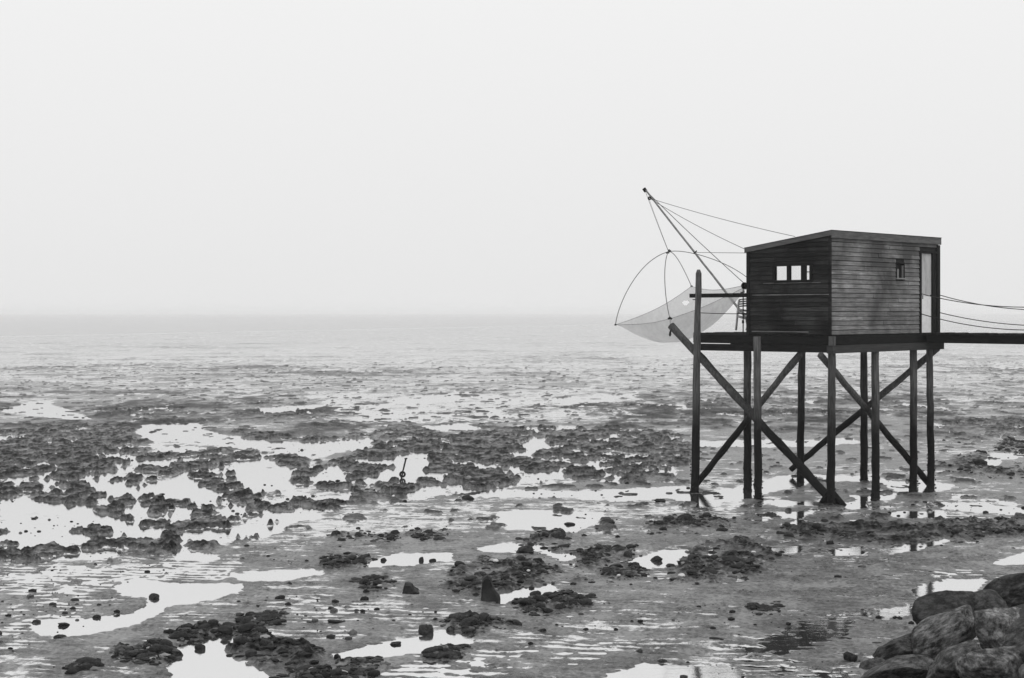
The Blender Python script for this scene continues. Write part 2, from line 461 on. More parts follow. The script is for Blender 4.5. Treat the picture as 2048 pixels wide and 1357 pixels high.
def ground_height(x, y, detail=True):
    """height of the mud above the standing water, with masks: weed (mussel clumps, darker round their edges), rubble"""
    d = np.maximum(y, 9.0)
    X = 1024 + F * x / d; Y = HY + F * EYE / d
    YS = 2.2                                         # foreshortening of the map rows
    big = fbm(x / 9, y / 9, 3, 3)
    mid = fbm(x / 1.7, y / 2.4, 3, 11)
    fine = fbm(x / .33, y / .45, 3, 23)
    h = .014 + .012 * big + .016 * mid + .012 * fine + .006 * fbm(x / .12, y / .2, 2, 29) * (1 - sm(30, 50, y))
    far = sm(60, 110, y)
    # long tidal streaks in the distance
    st = fbm(x / 26, y / 14, 4, 41)
    st2 = fbm(x / 5, y / 6, 3, 43)
    h = h * (1 - far) + far * (.024 + .03 * st + .04 * st2 + .06 * fbm(x / 1.4, y / 4, 3, 45) + .03 * pn(x / .6, y / 1.5, 46))
    # ripples
    near = 1 - sm(30, 44, y)
    ph = 2 * math.pi * (y * .97 + x * .16) / .25 + 6.0 * fbm(x / 1.3, y / .9, 3, 61)
    rip = np.sin(ph) * (.5 + .9 * fbm(x / .9, y / .8, 2, 71)) + .5 * pn(x / .25, y / .16, 73)
    h = h + near * .0105 * rip
    wob = 15 * fbm(X / 55, Y / 16, 4, 5, .6) + 8 * fbm(x / .5, y / .7, 3, 9, .6)
    damp = np.zeros_like(h)
    for pts, s in DAMP:
        xs = [p[0] for p in pts]; ys = [p[1] for p in pts]
        mk = (X > min(xs) - 90) & (X < max(xs) + 90) & (Y > min(ys) - 40) & (Y < max(ys) + 40)
        if not mk.any(): continue
        s_ = poly_sdf(X[mk], Y[mk] * YS, [(p[0], p[1] * YS) for p in pts]) + wob[mk] * 1.5
        damp[mk] = np.maximum(damp[mk], s * sm(35, -30, s_))
    h = h - .022 * damp
    wet = np.zeros_like(h)
    for pts in PUDDLES:
        xs = [p[0] for p in pts]; ys = [p[1] for p in pts]
        mk = (X > min(xs) - 60) & (X < max(xs) + 60) & (Y > min(ys) - 25) & (Y < max(ys) + 25)
        if not mk.any(): continue
        s_ = poly_sdf(X[mk], Y[mk] * YS, [(p[0], p[1] * YS) for p in pts]) + wob[mk] * .62 - 3.0 * (Y[mk] > 1100)
        wet[mk] = np.maximum(wet[mk], sm(12, -9, s_))
    # mussel clumps: low plateaus with steep sides standing in water
    cl = np.zeros_like(h)
    for pts, s in CLUMPS:
        s_ = poly_sdf(X, Y * YS, [(p[0], p[1] * YS) for p in pts]) + wob * 2
        cl = np.maximum(cl, s * sm(25, -25, s_ + 14 * pn(x / 1.2, y / 1.8, 99)))
    up = sm(940, 870, Y) * .16
    ncl = pn(x / 1.5, y / 2.4, 101) * .60 + pn(x / .62, y / .9, 103) * .55 + pn(x / .28, y / .4, 107) * .34 + pn(x / .14, y / .2, 108) * .16 + .05 - .11 * sm(925, 960, Y) + up + .10 * pn(x / 7, y / 9, 105)
    ncl = ncl - wet * .75
    plat = sm(0, .16, ncl)
    top = plat * (.080 + .06 * fbm(x / .5, y / .6, 3, 109) + .045 * fbm(x / .13, y / .2, 2, 113))
    h2 = -.012 + .014 * mid + .016 * fine + .012 * pn(x / 4, y / 5, 121) + top * 1.25
    clm = sm(.25, .75, cl + .35 * pn(x / 4, y / 4, 119) + .25 * pn(x / 1.1, y / 1.7, 120))
    hflat = h - .044 * wet
    h = hflat * (1 - clm) + h2 * clm
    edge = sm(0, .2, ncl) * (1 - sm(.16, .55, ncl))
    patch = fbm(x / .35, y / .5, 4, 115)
    weed_dark = clm * plat * np.clip(.42 + .75 * edge + 1.4 * patch, 0, 1)  # dark tone strongest round the clump edges, weaker on the tops
    # rubble banks
    rb = np.zeros_like(h)
    for pts, s in RUBBLE:
        xs = [p[0] for p in pts]; ys = [p[1] for p in pts]
        mk = (X > min(xs) - 60) & (X < max(xs) + 60) & (Y > min(ys) - 25) & (Y < max(ys) + 25)
        if not mk.any(): continue
        s_ = poly_sdf(X[mk], Y[mk] * YS, [(p[0], p[1] * YS) for p in pts]) + wob[mk] * 2.4
        rb[mk] = np.maximum(rb[mk], s * sm(10, -16, s_))
    brk = .5 + .9 * fbm(x / .9, y / 1.4, 3, 129)
    lump = .5 + .5 * fbm(x / .22, y / .26, 3, 131)
    rb = rb * sm(.15, .6, brk)
    h = h + rb * (.105 * lump * lump * 1.8 + .012 + .02 * fbm(x / .07, y / .1, 2, 133)) * (1 - far)
    weed_dark = np.maximum(weed_dark, np.clip(rb * (.55 + 1.3 * (lump - .3) + .8 * pn(x / .12, y / .15, 135)), 0, 1))
    h = h + .022 * sm(.16, .6, fbm(x / .30, y / .45, 4, 137, .75) + .25 * pn(x / 1.6, y / 2, 138)) * (1 - sm(50, 80, y)) * (1 - sm(.2, .8, wet)) * (1 - rb)
    # sparse small lumps everywhere in the middle distance
    sp = pn(x / .8, y / 1.2, 141) + .5 * pn(x / .3, y / .4, 143)
    band = sm(26, 32, y) * (1 - sm(110, 170, y))
    k = sm(.52, .62, sp) * band * (1 - clm)
    h = h + k * .05; weed_dark = np.maximum(weed_dark, k * .8)
    # far weed streaks
    ws = fbm(x / 30, y / 22, 4, 151)
    weed_dark = np.maximum(weed_dark, far * sm(-.02, .26, ws + .5 * st2) * .42 * (1 - sm(180, 330, y)))
    weed_dark = np.maximum(weed_dark, far * sm(.08, .45, fbm(x / 60, y / 60, 6, 157, .75)) * .15)
    midw = fbm(x / 5, y / 8, 6, 155, .7)
    weed_dark = np.maximum(weed_dark, sm(45, 60, y) * (1 - far) * sm(-.12, .22, midw) * .85)
    # still water along the tide's edge, sea bed beyond
    sl_ = y - (281 + (x + 101) * 2.06)
    line = np.exp(-(sl_ / 14.0) ** 2) * (.6 + .4 * np.sign(pn(x / 30, y * 0 + 3, 160) + .25))
    h = h - .2 * line
    h = np.where(sl_ > 8, -.5, h)
    global FILM
    FILM = .10 - .07 * sm(1080, 1140, Y) + .10 * sm(930, 850, Y) + .20 * sm(850, 760, Y) + .26 * sm(770, 680, Y)
    FILM = FILM + .15 * damp + .04 * sm(1000, 300, X) * sm(1000, 1060, Y) - .11 * near * rip * sm(1060, 1160, Y) + .3 * far * st2 + .2 * fbm(x / .8, y / 1.1, 3, 171) * (1 - far) - .8 * rb - .45 * clm * plat - .35 * weed_dark + .22 * big + .15 * mid
    FILM = FILM + (1 - far) * np.clip(.012 - h, 0, .012) * 20
    return h, np.clip(weed_dark, 0, 1), X, Y

def sea_edge(x): return 281 + (x + 101) * 2.06

# ------------------------------------------------------------------ the mudflat sheet
def build_mud():
    tx = np.concatenate([np.linspace(-3, -1.2, 8), np.linspace(-1.1, -.47, 40), np.arange(-.46, .462, 2.15 / F), np.linspace(.47, 1.1, 40), np.linspace(1.2, 3, 8)])
    ys = np.concatenate([[-80, -40, -20, -8, 0, 4, 7, 9, 11, 12, 13, 14, 15],
                         F * EYE / (np.arange(1440, 660, -1.15) - HY),
                         F * EYE / (np.arange(659, 636, -1.0) - HY), [1500, 2200, 3500, 5000, 8000]])
    ys = np.unique(ys)
    T, Yw = np.meshgrid(tx, ys)
    Xw = T * np.maximum(Yw, 12.0)
    x = Xw.ravel(); y = Yw.ravel()
    h, weed_dark, _, _ = ground_height(x, y)
    nx, ny = len(tx), len(ys)
    co = np.stack([x, y, h], 1).astype(np.float32)
    me = bpy.data.meshes.new('mudflat')
    me.vertices.add(nx * ny); me.vertices.foreach_set('co', co.ravel())
    i = np.arange(nx * ny).reshape(ny, nx)
    q = np.stack([i[:-1, :-1], i[:-1, 1:], i[1:, 1:], i[1:, :-1]], -1).reshape(-1, 4)
    me.loops.add(q.size); me.loops.foreach_set('vertex_index', q.ravel().astype(np.int32))
    me.polygons.add(len(q)); me.polygons.foreach_set('loop_start', np.arange(0, q.size, 4, dtype=np.int32))
    me.polygons.foreach_set('use_smooth', np.ones(len(q), bool))
    me.update()
    af = me.attributes.new('film', 'FLOAT', 'POINT'); af.data.foreach_set('value', np.clip(FILM, -1, 2).astype(np.float32))
    at_ = me.attributes.new('weed_dark', 'FLOAT', 'POINT'); at_.data.foreach_set('value', weed_dark.astype(np.float32))
    o = bpy.data.objects.new('mudflat', me); col.objects.link(o); o['kind'] = 'structure'
    m, n, b = new_mat('wet_mud')
    geo = n.nodes.new('ShaderNodeNewGeometry'); at2 = n.nodes.new('ShaderNodeAttribute'); at2.attribute_name = 'weed_dark'
    t = noise_node(n, 1.3, 9, .65, geo.outputs['Position'])
    t2 = noise_node(n, 14, 6, .7, geo.outputs['Position'])
    tl = noise_node(n, .12, 4, .6, geo.outputs['Position'])
    f = math_node(n, 'ADD', math_node(n, 'MULTIPLY', t.outputs['Fac'], .45),
                  math_node(n, 'ADD', math_node(n, 'MULTIPLY', t2.outputs['Fac'], .4), math_node(n, 'MULTIPLY', tl.outputs['Fac'], .15)))
    mud = ramp(n, f, [(.44, .025), (.5, .105), (.56, .24)])
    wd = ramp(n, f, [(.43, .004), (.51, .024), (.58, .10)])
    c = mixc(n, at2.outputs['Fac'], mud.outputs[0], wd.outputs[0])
    n.links.new(c, b.inputs['Base Color'])
    rg = ramp(n, t.outputs['Fac'], [(.35, .24), (.65, .42)])
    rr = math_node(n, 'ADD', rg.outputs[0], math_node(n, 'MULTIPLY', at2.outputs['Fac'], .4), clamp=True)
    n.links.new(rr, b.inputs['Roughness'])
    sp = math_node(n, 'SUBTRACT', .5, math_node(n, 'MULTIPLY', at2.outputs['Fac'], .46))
    n.links.new(sp, b.inputs['Specular IOR Level'])
    bump(n, b, t2.outputs['Fac'], 1.0, .035)
    # thin film of water lying in the hollows of the mud
    fa = n.nodes.new('ShaderNodeAttribute'); fa.attribute_name = 'film'
    mp = n.nodes.new('ShaderNodeMapping'); mp.inputs['Scale'].default_value = (.55, 1, 1); n.links.new(geo.outputs['Position'], mp.inputs[0])
    fn = noise_node(n, 2.4, 12, .78, mp.outputs[0])
    fn2 = noise_node(n, .3, 12, .8, mp.outputs[0])
    fmx = math_node(n, 'ADD', math_node(n, 'MULTIPLY', fn.outputs['Fac'], .55), math_node(n, 'MULTIPLY', fn2.outputs['Fac'], .45))
    v = math_node(n, 'ADD', fmx, math_node(n, 'MULTIPLY', fa.outputs['Fac'], .30))
    fr_ = ramp(n, v, [(.585, 0), (.635, 1)])
    gl = n.nodes.new('ShaderNodeBsdfGlossy'); gl.inputs['Roughness'].default_value = .12; gl.inputs[0].default_value = g(.9)
    ms = n.nodes.new('ShaderNodeMixShader'); n.links.new(math_node(n, 'MULTIPLY', fr_.outputs[0], .85), ms.inputs[0])
    n.links.new(b.outputs[0], ms.inputs[1]); n.links.new(gl.outputs[0], ms.inputs[2])
    n.links.new(ms.outputs[0], n.nodes['Material Output'].inputs[0])
    me.materials.append(m)
    return o
build_mud()

# standing water between the mud banks, and the sea
def sheet(name, pts, z, mat):
    o = mesh_obj(name, [(p[0], p[1], z) for p in pts], [tuple(range(len(pts)))], mat); o['kind'] = 'structure'; return o
def water_mat(name, base, fac, rough, bscale=None, bstr=0, bdist=.01, refl=.95):
    m, n, b = new_mat(name)
    n.nodes.remove(b); o = n.nodes['Material Output']
    df = n.nodes.new('ShaderNodeBsdfDiffuse'); df.inputs[0].default_value = g(base)
    gl = n.nodes.new('ShaderNodeBsdfGlossy'); gl.inputs['Roughness'].default_value = rough; gl.inputs[0].default_value = g(refl)
    ms = n.nodes.new('ShaderNodeMixShader'); ms.inputs[0].default_value = fac
    n.links.new(df.outputs[0], ms.inputs[1]); n.links.new(gl.outputs[0], ms.inputs[2]); n.links.new(ms.outputs[0], o.inputs[0])
    if bscale:
        geo = n.nodes.new('ShaderNodeNewGeometry'); mp = n.nodes.new('ShaderNodeMapping'); mp.inputs['Scale'].default_value = (.35, 1, 1)
        n.links.new(geo.outputs['Position'], mp.inputs[0])
        t = noise_node(n, bscale, 5, .6, mp.outputs[0])
        k = n.nodes.new('ShaderNodeBump'); k.inputs['Strength'].default_value = bstr; k.inputs['Distance'].default_value = bdist
        n.links.new(t.outputs['Fac'], k.inputs['Height']); n.links.new(k.outputs[0], gl.inputs['Normal'])
    return m
M['pool'] = water_mat('still_pool_water', .12, .86, .03, 7.0, .35, .006)
M['sea'] = water_mat('hazy_sea_water', .30, .68, .2, .25, .3, .1, .9)
xl, xr = -130, 900
sheet('tidal_water', [(-3500, -80), (3500, -80), (3500, sea_edge(3500)), (0, sea_edge(0)), (-237, 1.0), (-3500, 1.0)], 0.0, M['pool'])
sheet('sea', [(-237.4, 1.0), (0, sea_edge(0)), (3500, sea_edge(3500)), (9000, 12000), (-9000, 12000), (-9000, 1.0)], 0.004, M['sea'])

# ------------------------------------------------------------------ rocks
def rock_geo(seed, sub=3, planes=14, flat=.0, amp=.10, strata=.0, kk=14.0, lo=.62):
    r = np.random.default_rng(seed)
    bm = bmesh.new(); bmesh.ops.create_icosphere(bm, subdivisions=sub, radius=1.0)
    v = np.array([q.co[:] for q in bm.verts]); f = [[q.index for q in p.verts] for p in bm.faces]; bm.free()
    n = v / np.linalg.norm(v, axis=1)[:, None]
    pl = r.normal(size=(planes, 3)); pl /= np.linalg.norm(pl, axis=1)[:, None]
    hh = r.uniform(lo, 1.0, planes)
    dots = np.clip(n @ pl.T, 1e-3, None); rad = hh / dots
    rad = np.minimum(rad, 1.15)
    k = kk
    R = -np.log(np.exp(-k * rad).sum(1)) / k + .12
    s = 0; a = amp; fr = 1.6
    for i in range(7):
        s = s + a * vn3(n * fr + seed * 3.7, seed + i); a *= .58; fr *= 2.1
    if strata:
        ax = r.normal(size=3); ax /= np.linalg.norm(ax)
        s = s + strata * np.sin((n @ ax) * 22 + 3 * vn3(n * 2, seed + 9)) * .5
    v = n * (R + s)[:, None]
    return v, f
def rock_mesh(name, seed, mat, **kw):
    v, f = rock_geo(seed, **kw)
    me = bpy.data.meshes.new(name); me.from_pydata(v.tolist(), [], f); me.materials.append(mat)
    me.polygons.foreach_set('use_smooth', [True] * len(me.polygons)); me.update()
    return me
def place_rock(name, me, loc, size, rot, label, cat, group=None):
    o = bpy.data.objects.new(name, me); col.objects.link(o)
    o.location = loc; o.scale = size; o.rotation_euler = rot
    return tag(o, label, cat, group)
def gh(x, y):
    h, _, _, _ = ground_height(np.array([float(x)]), np.array([float(y)])); return float(h[0])

# boulders of the embankment: (px, py, dist, width px, height px, depth factor, tilt deg, label)
BOULD = [
 (2042,1182,20.8,160,60,.9,-24,'long dark slab boulder leaning at the top right of the rock pile'),
 (1892,1236,20.0,150,84,.9,-14,'dark boulder beside the bright puddle, upper left of the rock pile'),
 (1888,1268,19.0,150,60,.9,-32,'smooth tilted grey slab with pale edge in the middle of the rock pile'),
 (2004,1258,18.6,116,112,.9,0,'large rounded pale boulder at the right side of the rock pile'),
 (1792,1306,19.0,130,52,.8,-28,'low dark boulder forming the left slope of the rock pile'),
 (1808,1342,18.0,150,66,.9,-16,'broad grey boulder at the bottom left of the rock pile'),
 (1905,1338,17.4,140,84,.9,-30,'mottled boulder at the bottom middle of the rock pile'),
 (1992,1336,16.9,130,84,.9,8,'pale spotted boulder at the bottom right of the rock pile'),
 (2062,1300,17.2,150,110,.9,-35,'black angular boulder cut off by the right edge of the frame'),
 (1700,1318,18.95,28,26,1.0,0,'small black stone standing alone left of the rock pile'),
 (1738,1334,18.6,60,30,1.0,-10,'small low boulder at the foot of the rock pile, beside the lone black stone'),
 (1980,1210,20.0,80,44,.9,-10,'dark wedge boulder lying under the long top slab'),
]
for i, (px, py, d, w, hgt, df, tl, lab) in enumerate(BOULD):
    c = at(px, py, d); s = d / F
    me = rock_mesh('boulder', 300 + i, M[['boulder_dark', 'boulder_dark', 'boulder', 'boulder_pale', 'boulder_dark', 'boulder', 'boulder_pale', 'boulder_pale', 'boulder_dark', 'stone', 'boulder_dark', 'boulder_dark'][i]], sub=6 if w > 80 else 4, planes=13, amp=.055, strata=.008 if i % 2 else .02, kk=90.0, lo=.5)
    place_rock('boulder', me, c, (w * s / 2.05, w * s * df / 2.3, hgt * s / 1.85), (math.radians(random.uniform(-12, 12)), math.radians(-tl) * -1, math.radians(random.uniform(-15, 15))), lab, 'boulder', 'boulders of the embankment')
# the pile goes on below and to the right of the frame
fill = [rock_mesh('boulder', 400 + i, M['boulder'], sub=4, planes=11, amp=.07, strata=.03) for i in range(4)]
for i in range(16):
    t = i / 26; d = random.uniform(12.5, 19); x = .36 * d + random.uniform(-.3, 2.6) if i % 2 else random.uniform(.27, .4) * d
    if i % 2 == 0: d = random.uniform(12, 16.2); x = random.uniform(.25, .42) * d
    z = max(0.0, (x - 4.2) * .30 + (17 - d) * .12)
    pyy = HY + (EYE - z - .5) * F / d
    if pyy < 1372 and (x / d * F + 1024) < 2070: continue
    place_rock('boulder', fill[i % 4], (x, d, z), (random.uniform(.4, .7), random.uniform(.4, .7), random.uniform(.3, .5)), (random.uniform(-.4, .4), random.uniform(-.4, .4), random.uniform(0, 6)),
               'boulder of the embankment outside the picture, right of and below the visible rock pile', 'boulder', 'boulders of the embankment')
# rubble core under the boulders
def core():
    xs = np.linspace(0, 1, 60); ysn = np.linspace(0, 1, 60); v = []; f = []
    for j, t in enumerate(ysn):
        for i, s in enumerate(xs):
            y = 9 + t * 14; x0 = 4.3 + (y - 17) * .42; x = x0 + s * 12
            z = -.1 + (x - x0) * .34; z = min(z, 1.6)
            q = fbm(np.array([x / .6]), np.array([y / .6]), 3, 77)[0]
            v.append((x, y, z - .34 + .14 * q))
    for j in range(59):
        for i in range(59): a = j * 60 + i; f.append((a, a + 1, a + 61, a + 60))
    o = mesh_obj('embankment', v, f, M['stone'], None, True); o['kind'] = 'structure'
core()

# single stones lying on the flat: (px, py of the foot, width px, height px, label)
NAMED = [
 (729,1203,16,14,'small dark stone left of the black wedge shaped stone'),
 (1118,1080,34,20,'black rounded stone on the bank below the bright puddle'),
 (1050,1106,40,18,'grey topped round stone at the edge of the narrow puddle'),
 (1215,1050,36,16,'low black stone at the right end of the bright puddle'),
 (1140,1050,26,6,'thin flat stone lying inside the bright puddle'),
 (850,1268,36,28,'lumpy black stone above the long foreground puddle'),
 (674,1320,18,16,'pointed grey stone at the left end of the long foreground puddle'),
 (1120,1222,28,18,'round black stone in the lowest rubble bank'),
 (1280,1308,24,10,'flat dark stone in the rippled water of the right foreground'),
 (1324,1326,20,9,'flat black stone at the tip of the bottom puddle'),
 (400,1300,22,16,'dark stone standing in the bottom left puddle'),
 (1662,1092,18,18,'blocky black stone below the near corner post of the hut'),
 (1322,1004,26,8,'flat stone in the water left of the stilts'),
 (1315,1123,26,14,'pyramid shaped grey stone in the puddle left of the dark rubble'),
 (1890,1213,28,9,'flat black stone beside the upper left boulder'),
 (306,1198,26,14,'dark stone on the mud tongue inside the left puddle'),
 (1172,1262,12,8,'small dark stone at the right end of the lowest rubble bank'),
 (790,1290,26,8,'flat dark stone above the long foreground puddle'),
 (1436,1282,30,8,'low dark stone in the middle of the smooth mud'),
 (1535,1221,46,12,'small heap of black stone alone on the smooth mud'),
 (935,1000,28,12,'dark stone at the left end of the water sheet'),
 (808,1005,14,7,'small black stone right of the mussel beds'),
 (1960,928,30,14,'pale topped block by the puddle at the right edge'),
 (2040,898,24,9,'dark boulder at the far right edge beyond the catwalk'),
 (560,1200,20,12,'round stone at the end of the large left puddle'),
 (578,1172,16,10,'black stone on the shore of the narrow left puddle'),
 (843,1123,14,12,'round stone at the right end of the middle puddle'),
 (767,1122,12,9,'small stone standing in the middle puddle'),
 (865,1123,14,7,'small black stone right of the round stone in the middle puddle'),
 (672,1247,34,9,'flat stone on the mud above the long foreground puddle'),
 (1085,1265,16,10,'lowest stone of the rubble right of the long puddle'),
 (1462,1130,60,22,'long black stone in the heart of the dark rubble'),
 (1245,1108,40,16,'humped black stone at the top of the pale rubble'),
 (125,1252,30,8,'thin dark stone on the upper shore of the left puddle'),
 (118,1277,26,8,'small dark stone below the left puddle'),
]
smesh = [rock_mesh('stone', 500 + i, M['stone'], sub=3, planes=7, amp=.14, kk=40.0) for i in range(10)]
nmesh = [rock_mesh('stone', 520 + i, M['stone'], sub=4, planes=7, amp=.12, kk=40.0) for i in range(6)]
for i, (px, py, w, hgt, lab) in enumerate(NAMED):
    p = ground(px, py); s = p.y / F
    hw = w * s / 2; hz = max(hgt * s, .03)
    place_rock('stone', nmesh[i % 6], (p.x, p.y + hw * .5, hz * .13), (hw * .95, hw * .7, hz * .46), (random.uniform(-.2, .2), random.uniform(-.25, .25), random.uniform(0, 6)), lab, 'stone', 'stones on the mud flat')
# two broken slabs standing in the mud, outlines traced and given a thickness
def slab_stone(pts, thick, label, seed):
    foot = max(p[1] for p in pts); g0 = ground(pts[0][0], foot); d = g0.y
    r = random.Random(seed)
    fr = [at(px, py, d) for px, py in pts]; c = sum(fr, Vector()) / len(fr)
    v = []; f = []; n = len(fr)
    for dy, sc in ((0, .80), (thick * .22, 1.0), (thick * .75, .96), (thick, .70)):
        for p in fr:
            q = c + (p - c) * sc; v.append(Vector((q.x + r.uniform(-.02, .02), d + dy + (p.z) * .25 + r.uniform(-.02, .02), q.z + r.uniform(-.015, .015) - .03)))
    for k_ in range(3):
        for i in range(n): a = k_ * n + i; b_ = k_ * n + (i + 1) % n; f.append((a, b_, b_ + n, a + n))
    f.append(tuple(range(n))[::-1]); f.append(tuple(range(3 * n, 4 * n)))
    o = mesh_obj('stone', v, f, M['stone']); o.location = (0, 0, 0)
    bm = bmesh.new(); bm.from_mesh(o.data); bmesh.ops.recalc_face_normals(bm, faces=bm.faces); bm.to_mesh(o.data); bm.free()
    return tag(o, label, 'stone', 'stones on the mud flat')
slab_stone([(961,1204),(1000,1205),(999,1194),(988,1178),(982,1166),(981,1156),(975,1152),(968,1156),(962,1163)], .28, 'black leaning stone slab with a narrow upright top beside the small puddle', 3)
slab_stone([(804,1190),(840,1190),(838,1184),(826,1177),(821,1168),(810,1166),(805,1170)], .30, 'black wedge shaped stone alone on the mud left of the leaning slab', 5)
# scattered stones in the rubble banks
BANK = ['rubble ridge above the bottom left puddle', 'rubble patch left of the bottom left puddle', 'large rubble bank right of the bottom left puddle',
 'rubble at left end of the long puddle', 'rubble at the bottom edge below the long puddle', 'rubble mound around the leaning slab', 'rubble bank above the long foreground puddle',
 'low rubble spit below the long foreground puddle', 'lowest rubble bank right of the leaning slab', 'round rubble bank left of the dark bank', 'broad dark rubble bank left of the stilts',
 'rubble strip just below the left stilt', 'long rubble strip below the stilts', 'rubble patch beside the puddle right of the stilts', 'small rubble mound below the bright puddle', 'thin rubble bar left of the bright puddle',
 'little rubble patch left of the middle puddle', 'thin rubble line left of the bright puddle', 'small rubble heap left of the black wedge stone', 'rubble ridge above the largest left bank', 'faint rubble spot in the bottom left corner',
 'rubble at the far right edge', 'small rubble spot alone on the smooth mud', 'rubble at the stilt feet']
cnt = 0
cand = []
while len(cand) < 5200:
    bi = random.randrange(len(RUBBLE) - 1); pts, s = RUBBLE[bi]
    xs = [p[0] for p in pts]; ysn = [p[1] for p in pts]
    px = random.uniform(min(xs) - 12, max(xs) + 12); py = random.uniform(min(ysn) - 4, max(ysn) + 4)
    sd_ = poly_sdf(np.array([px]), np.array([py * 2.2]), [(p[0], p[1] * 2.2) for p in pts])[0]
    if sd_ > random.uniform(-6, 16): continue
    g0 = ground(px, py)
    if random.random() > .12 + 1.6 * max(0, fbm(np.array([g0.x / .9]), np.array([g0.y / 1.4]), 2, 129)[0] + .12): continue
    cand.append((g0.x, g0.y, px, py, random.random() ** 2.2, bi))
ca = np.array(cand)
hh, _, _, _ = ground_height(ca[:, 0], ca[:, 1])
order = list(np.argsort(-ca[:, 4] * ca[:, 1] ** .25)); perb = {}; first = []; later = []
for idx in order:
    b_ = int(ca[idx, 5])
    if perb.get(b_, 0) < 16 and len(first) < 210: perb[b_] = perb.get(b_, 0) + 1; first.append(idx)
    else: later.append(idx)
NBIG = len(first); order = first + later
PLACED = []
low = [rock_geo(700 + i, sub=1, planes=8, amp=.15) for i in range(8)]
sv = []; sf = []; nn = 0; stone_tone = []
for rank, idx in enumerate(order):
    x, y, px, py, q, bi = ca[idx]; r = (.032 if rank < NBIG else .014) + .055 * q
    if rank < NBIG:
        lab = 'small dark stone in the ' + BANK[int(bi)]
        o_ = place_rock('stone', smesh[rank % 10], (x, y, hh[idx] - r * .05), (r * random.uniform(.8, 1.5), r * random.uniform(.8, 1.2), r * random.uniform(.45, .8)),
                   (random.uniform(-.3, .3), random.uniform(-.3, .3), random.uniform(0, 6)), lab, 'stone', 'stones of the ' + BANK[int(bi)])
        PLACED.append((int(bi), px, py, o_))
    else:
        v, f = low[rank % 8]; an = random.uniform(0, 6); ca_, sa_ = math.cos(an), math.sin(an)
        v2 = np.stack([v[:, 0] * ca_ - v[:, 1] * sa_, v[:, 0] * sa_ + v[:, 1] * ca_, v[:, 2] * random.uniform(.35, .8)], 1) * np.array([random.uniform(.8, 1.9), 1.1, 1]) * r + np.array([x, y, hh[idx] - r * .02])
        sv.append(v2); sf += [[a + nn for a in t] for t in f]; nn += len(v2); stone_tone.append(np.full(len(v2), random.random()))
ORD = ['first', 'second', 'third', 'fourth', 'fifth', 'sixth', 'seventh', 'eighth', 'ninth', 'tenth', 'eleventh', 'twelfth', 'thirteenth', 'fourteenth', 'fifteenth', 'sixteenth', 'seventeenth', 'eighteenth', 'nineteenth', 'twentieth']
for bi in range(len(BANK)):
    pl_ = [p for p in PLACED if p[0] == bi]
    if not pl_: continue
    my = sorted(p[2] for p in pl_)[len(pl_) // 2]
    for side, sel in (('far', [p for p in pl_ if p[2] < my]), ('near', [p for p in pl_ if p[2] >= my])):
        for k_, p in enumerate(sorted(sel, key=lambda q: q[1])):
            p[3]['label'] = '%s stone from left, %s side of %s' % (ORD[min(k_, 19)], side, BANK[bi])
# tiny stones and weed lumps over the whole flat
n_t = 3500
ty = F * EYE / (rng.uniform(880, 1357, n_t) - HY); tx = rng.uniform(-.37, .37, n_t) * ty
th, tw, tX, tY = ground_height(tx, ty)
dens = fbm(tx / 3, ty / 4, 2, 88)
for i in range(n_t):
    if dens[i] < rng.uniform(.0, .4): continue
    r = .012 + .05 * rng.random() ** 5
    v, f = low[i % 8]; v2 = v * np.array([1.2, 1, .6]) * r + np.array([tx[i], ty[i], max(th[i], 0) + r * .2])
    sv.append(v2); sf += [[a + nn for a in t] for t in f]; nn += len(v2); stone_tone.append(np.full(len(v2), rng.random()))
o = mesh_obj('rubble', [], [], M['stone'])
me = o.data; me.clear_geometry(); me.from_pydata(np.concatenate(sv).tolist(), [], sf); me.update()
me.materials.clear(); me.materials.append(M['grit'])
ta = me.attributes.new('tone', 'FLOAT', 'POINT'); ta.data.foreach_set('value', np.concatenate(stone_tone).astype(np.float32))
tag(o, 'loose small stones and shell grit strewn over the mud flat', 'rubble', kind='stuff')
# pale shells
me = bpy.data.meshes.new('shell'); v, f = rock_geo(905, sub=2, planes=8, amp=.1); me.from_pydata(v.tolist(), [], f); me.materials.append(M['shell'])
for px, py, w, lab in [(991,1136,12,'white shell lying on the rubble right of the middle of the mud'), (1057,1151,8,'small white shell on the right slope of the middle rubble'),
                  (1362,1157,14,'pale stone at the foot of the dark rubble'), (1237,1161,8,'white shell on the lower edge of the rubble left of the dark bank'), (1506,1112,9,'white shell on the dark rubble under the hut'),
                  (858,1258,7,'pale shell stuck to the lumpy black stone')]:
    p = ground(px, py); h0 = gh(p.x, p.y); s = p.y / F
    place_rock('shell', me, (p.x, p.y - .05, max(h0, 0) + .05), (w * s / 2, w * s / 2, w * s / 3.4), (0, 0, random.uniform(0, 6)), lab, 'shell')

# ------------------------------------------------------------------ iron stake in the mud
p0 = ground(803, 956); s = p0.y / F
st = empty('iron_stake', (p0.x, p0.y, 0), 'rusty iron stake with a ring leaning out of a puddle among mussel beds', 'stake')
tip = Vector((p0.x + 9 * s, p0.y, 38 * s))
MB().tube(lerp_pts((p0.x - .03, p0.y, -.1), tip, 8, .004), .022, 8, rough=.15).build('shaft', M['iron'], st, True)
MB().tube([tip - Vector((.04, 0, .0)), tip + Vector((.04, 0, .01))], .02, 8).build('stake_head', M['iron'], st, True)
MB().ring(Vector((p0.x + .03, p0.y - .03, .10)), Vector((1, 0, 0)), Vector((0, .25, .97)).normalized(), .065, .030).build('ring', M['iron'], st, True)

